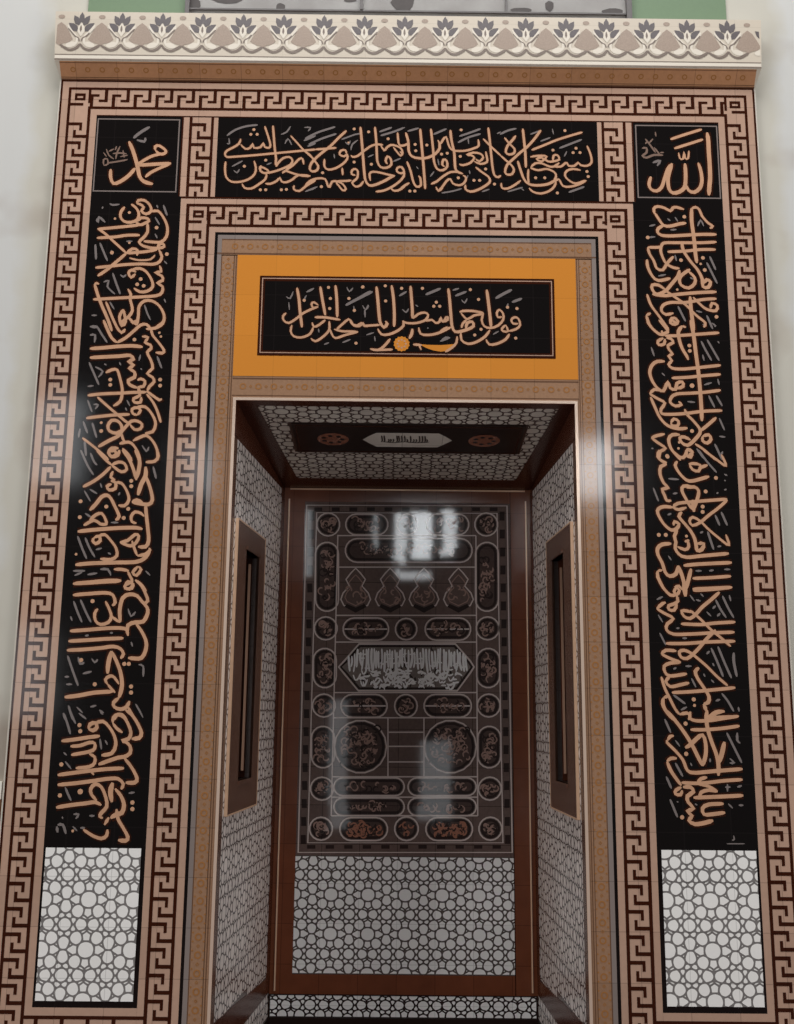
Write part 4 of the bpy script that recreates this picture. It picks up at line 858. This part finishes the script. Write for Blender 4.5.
# --- upright inscription, right
VR = [((625, 190, 6.617), """195,160 190,125 215,110 260,120 300,140 315,120 340,115 390,130; w24 195,150 220,190 255,235 300,240 360,225 405,220; w24 255,235 220,255 215,280 240,300 300,305 400,300 500,295 605,295; w28 440,120 440,200 450,280 460,360 465,420 475,485; w22 440,125 465,115 490,130 510,175 550,220 580,240 560,255;
 605,345 500,350 400,350 330,350 270,350 245,360 235,400 250,450 270,490; 600,395 500,395 400,405 280,410; w26 375,340 385,400 430,470 480,530 510,590 515,640 550,645 565,610 540,595 515,620; 150,380 160,420 190,470 210,520 250,530 275,490 320,440; w24 145,460 150,510 180,570 220,600 300,585; 150,380 220,380 240,370; 270,490 320,515 360,520;
 w24 430,525 380,560 360,590 370,630 420,650 460,620 460,580 420,540; w24 360,530 350,570 310,620 265,670 210,690 180,660 180,630 220,630 265,660; w24 180,690 260,700 360,690 480,680 605,675; 265,665 330,710 400,760 470,830 530,880 520,910; 605,720 520,725 400,745 300,745 250,765 240,800 270,825 320,815; w28 430,705 435,780 445,860 455,935;
 450,710 500,760 540,790 600,800 610,765 575,750 565,785; 145,690 170,760 220,830 290,926; w24 140,830 160,890 190,926; 140,830 170,815; w24 340,850 310,850 300,880 330,890 350,870 320,840""",
 "160,240 200,230; 150,315 200,310; 480,240 500,200 520,240; w18 560,440 600,530; w18 540,480 580,560 610,620; 330,180 350,210; w18 350,770 400,870; w18 540,830 580,920; 470,800 510,810; 590,900 600,905; 220,570 270,560; 330,430 340,470; 300,265 340,262; 430,580 450,590; 280,190 300,205",
 "392,178 515,450 527,530 370,465 500,490,20 605,840 150,315 345,660,20"),
 ((630, 320, 6.617), """w28 400,0 420,100 435,220 450,330 462,450 470,560 475,670; w24 110,10 150,60 195,95 230,100; 190,0 240,60 250,80 215,90 210,70; 220,120 185,140 190,165 225,160 230,125; 230,105 300,105 450,95 590,85; w26 345,40 320,75 325,130 345,190 375,240 385,265; 345,40 370,50; 270,0 310,20;
 240,120 270,125 285,150 250,170 260,200 280,225 255,240 275,270 255,295 280,320 350,325 460,315 600,300; 275,385 380,380 480,370 600,360; w24 230,275 180,275 145,300 130,350 150,410 185,455 220,470 250,410 265,450 300,460 310,420 345,410 350,440 310,455; 600,465 500,478 400,485 310,490 275,510 265,545 300,570 340,560 320,540;
 130,490 160,460 200,470; 130,490 180,520 230,550 205,590 210,620 260,625 360,620 480,605 610,600; w24 135,510 170,590 200,650 250,700 320,720 380,715; 270,680 290,655 320,670 315,700 280,700 270,680; w24 360,590 380,630 420,670 465,735 430,790 380,830 340,810 330,780 360,775 400,795; 465,735 520,690 570,645; w24 480,770 520,760 535,790 510,815 480,800 480,770;
 w20 430,820 490,860 570,930; 140,780 180,765 230,755; 140,780 180,810 235,850 200,870 190,926; w24 330,760 280,760 255,790 270,850 310,900 335,930; 380,850 410,870 400,910 370,890 380,850""",
 "w18 470,140 500,200 540,270; w18 510,130 550,200 590,270; 140,180 160,240; 480,30 500,40; 540,20 570,40; 210,350 230,370; 490,430 540,415; 580,390 590,430; w18 520,500 560,580; w18 570,500 610,570; 590,650 625,730; 590,770 630,775; 140,850 155,850; w18 560,820 610,926; w18 440,850 490,920; 380,540 430,545; 480,230 490,270; 580,140 590,155",
 "392,170 395,205 410,435,36 410,735 245,900 325,810,20 320,850,20"),
 ((635, 450, 6.617), """w24 160,0 150,45 180,75 210,85; 170,10 190,0; w24 240,0 300,50 330,40 345,0; 345,0 380,15 350,40; w24 280,75 265,100 290,150 340,200 380,205 440,190 490,175; 360,95 380,130 420,140 430,100 380,90 355,95; 420,120 480,100; w24 210,95 170,110 165,160 190,220 220,250 180,260 195,300 210,335 240,335;
 w24 370,240 320,240 310,270 340,330 380,390 410,330 420,270 390,245 340,250; w32 380,330 390,410; 610,325 480,335 360,345 280,355 255,380 290,395 340,380; w20 610,330 550,385 490,430 430,480 380,500 360,470 380,445 430,470 480,520 550,580 620,630 600,560; w20 450,0 520,50 600,105 570,30; w24 250,380 190,375 155,390 150,420 190,490 240,530 275,520 290,490 260,475 255,500;
 w26 310,410 290,440 330,490 370,540 395,590 405,640 410,665 440,660 455,620 410,620; w24 280,530 260,570 270,610 265,650 290,690 340,710 450,700 620,685; 280,640 330,660 355,640 345,600 330,610; w24 320,765 430,755 640,745; w26 240,620 180,625 150,650 150,690 180,750 200,810 230,835 270,820 285,765; w28 285,765 310,830 335,926; w26 370,785 355,850 335,926;
 380,850 500,845 635,835; 380,920 500,915 640,908; w26 150,800 150,840 195,930; 150,800 180,795; 260,910 290,900 310,926""",
 "w18 420,0 470,70 540,150; 120,250 155,340; 220,190 290,195; 590,200 600,205; 540,290 550,280; 590,265 605,260; w18 530,430 560,500; w18 570,410 610,500; w18 480,540 520,660; 215,430 240,420; 545,640 570,635; 430,550 450,540; 400,800 440,800; 490,800 520,795; 590,790 630,790; 220,700 240,730; 590,160 610,170; 580,10 570,30; 250,290 280,285",
 "215,45 535,185 467,275 447,375 447,410 157,562 203,562 340,570,22 350,600,22"),
 ((640, 580, 6.617), """w24 120,0 160,60 200,100 240,100; w36 290,0 300,110; 240,50 260,70 240,100 225,75 240,50; 240,100 250,140 220,160 190,170 190,195 225,200 245,160; 350,70 480,62 610,48; 525,80 470,130 410,180 370,225 330,255 290,240 275,205 310,205 340,215; 330,200 400,260 470,330 520,370 600,440; 110,190 150,155 170,150; 110,190 160,220 220,255 180,290 175,330 220,358 330,358 480,350 625,345;
 270,290 400,295 500,285 630,278; 170,420 300,420 450,410 630,405; 500,330 440,390 390,450 350,490 310,520 270,510 260,475 290,465 330,480 370,510 440,570 510,640 580,700; 140,490 170,465 240,470; 140,490 200,520 270,545; 270,545 200,550 160,570 165,610 200,635 310,620; 200,635 170,670 200,705 260,695 325,680; w26 390,580 365,605 380,650 420,710 455,770 450,810 420,820;
 210,745 320,740 450,730 630,712; 140,640 165,720 190,770 230,850 260,890; w28 155,780 150,820 180,880 235,935; 155,780 190,765; w32 420,820 440,870; w24 630,905 520,910 450,915; w24 440,926 500,875 560,870; 260,890 310,880 330,900 320,926""",
 "w18 500,130 530,190 570,250; w18 545,105 580,180 620,250; 590,100 600,140; 440,210 470,240; 480,190 500,170; 510,240 530,220; w18 470,450 510,540 550,640; w18 515,440 560,550 605,650; w20 620,480 620,540 640,640; 130,350 170,430; 340,650 370,710; 440,490 460,470; 480,550 490,570; w18 540,750 580,800 620,870; 220,590 240,580; w18 220,760 300,820; 270,860 310,840; 500,800 530,790; 330,100 360,140; 120,230 150,280; 110,130 150,110; 400,90 420,110; 370,130 400,140; 300,570 340,570; 420,620 430,640; 470,660 490,680; 240,320 260,318; 280,385 310,385; 650,840 655,870",
 "355,790 360,830,22"),
 ((645, 710, 6.617), """w30 140,0 200,70 260,150 310,230 345,300 380,370; w26 380,370 400,300 400,220 380,165 340,190 300,230 265,250; w28 410,0 405,60 415,130 440,210 470,290 485,360 485,435; w30 525,210 510,280 490,350; 300,10 295,50 330,70 420,70 520,55 620,40; 430,60 470,20 520,10; 300,130 400,130 520,120 625,105; w24 150,200 145,215 200,270 250,330 280,400 330,415 450,405 645,390; 150,200 165,175 190,170;
 145,340 170,320 210,320; w28 145,340 170,400 210,460 240,500; 240,510 205,530 200,555 235,560 245,530; 240,480 330,485 420,480 520,468 645,460; 345,480 370,455 410,445; 340,485 420,505 480,540; 480,540 420,530 370,545 360,580; w24 320,580 450,575 560,570 650,565; w26 250,510 300,510 320,540 280,570 285,610 320,650 280,670 310,700 290,730 330,755 400,745 450,730; w24 520,620 420,625 380,650 390,690 440,690 530,678""",
 "w18 540,150 580,230 640,350; w18 610,150 610,200 630,220; w18 130,60 170,150; 200,200 230,240; w18 200,350 250,440; w18 140,440 175,520; w18 165,590 215,710; 545,490 545,540; 530,510 565,510; 610,510 640,500; 560,320 590,350 560,350; 430,320 430,345; 620,630 650,630; 550,620 580,650; 200,10 230,20; 330,620 345,630; 210,605 220,610; w7 540,885 660,885; w10 585,830 590,855 575,862; 300,350 310,370",
 "268,90 245,710 272,290")]
t = thing('calligraphy_panel', 'tall upright black tile panel with gold script on the right, white panel below', 'inscription', (1.228, 0, .975))
b = MB([m_black, m_grey, m_gold]); b.box(FRONT, 1.0195, 1.426, .975, 3.784, -PT, 0); b.box(FRONT, 1.033, 1.426, 3.784, 3.786, -PT, 0)
inscription(t, b, VR, wg=22, wk=15, wd=30)

# low plinth under the tiled surround, below the picture
for s in (-1, 1):
    b = MB([m_dado]); b.box(FRONT, *sorted((s*.858, s*1.6)), 0, .2, -PT, 0)
    tag(b.link('plinth'), 'brown tile plinth under the %s leg of the surround' % ('left' if s < 0 else 'right'), 'plinth', 'plinths under the surround')

# ------------------------------------------------------------------ light
def area(name, loc, target, sx, sy, power, col=(1, 1, 1)):
    l = bpy.data.lights.new(name, 'AREA'); l.shape = 'RECTANGLE'; l.size = sx; l.size_y = sy; l.energy = power; l.color = col
    o = bpy.data.objects.new(name, l); C.objects.link(o); o.location = loc
    d = mathutils.Vector([target[i]-loc[i] for i in range(3)]); o.rotation_euler = d.to_track_quat('-Z', 'Y').to_euler()
    return o
area('overhead_fill', (0, -2.6, 8.6), (0, 0, 2.2), 6, 2.5, 400, (1, .985, .965))  # unseen overhead fill lamp, added high enough to stay out of tile reflections
area('side_fill', (-5.5, -4.2, 2.6), (0, 0, 1.8), 2.5, 4, 140, (1, .99, .97))  # pair of unseen fill lamps added at the sides, clear of the mirror directions
area('side_fill', (5.5, -4.2, 2.6), (0, 0, 1.8), 2.5, 4, 140, (1, .99, .97))
# daylight windows in the far wall of the hall, seen only as reflections in the glazed tiles
area('hall_window', (0.045, -6.5, 3.73), (0.045, 0, 3.73), 0.15, 0.65, 3.369, (.93, .97, 1))
area('hall_window', (0.32, -6.5, 3.78), (0.32, 0, 3.78), 0.24, 0.6, 6.333, (.93, .97, 1))
area('hall_window', (-0.28, -6.5, 3.8), (-0.28, 0, 3.8), 0.04, 0.45, 0.396, (.93, .97, 1))
area('hall_window', (0.22, -6.5, 3.26), (0.22, 0, 3.26), 0.46, 0.09, 1.040, (.93, .97, 1))
area('hall_window', (0.66, -6.5, 3.78), (0.66, 0, 3.78), 0.16, 0.62, 3.740, (.93, .97, 1))
area('hall_window', (-1.11, -6.5, 3.66), (-1.11, 0, 3.66), 0.09, 0.87, 0.984, (.93, .97, 1))
area('hall_window', (2.12, -6.5, 4.09), (2.12, 0, 4.09), 0.38, 0.64, 9.932, (.93, .97, 1))
area('hall_window', (-3.73, -6.5, 4.4), (-3.73, 0, 4.4), 0.6, 0.95, 7.163, (.93, .97, 1))
area('hall_window', (-2.16, -6.5, 4.03), (-2.16, 0, 4.03), 0.3, 0.6, 2.262, (.93, .97, 1))
area('hall_window', (-3.8, -6.5, 1.86), (-3.8, 0, 1.86), 0.41, 0.92, 2.963, (.93, .97, 1))
area('hall_doorway', (-0.7, -6.5, 0.89), (-0.7, 0, 0.89), 0.22, 1.55, 1.714, (.93, .97, 1))
area('hall_doorway', (0.5, -6.5, 0.72), (0.5, 0, 0.72), 0.37, 0.95, 1.988, (.93, .97, 1))
w = bpy.data.worlds.new('room_light'); bpy.context.scene.world = w; w.use_nodes = True
bg = w.node_tree.nodes['Background']; bg.inputs[0].default_value = (1, .97, .93, 1); bg.inputs[1].default_value = 0.055
for o in ROOTS: del o['_o']
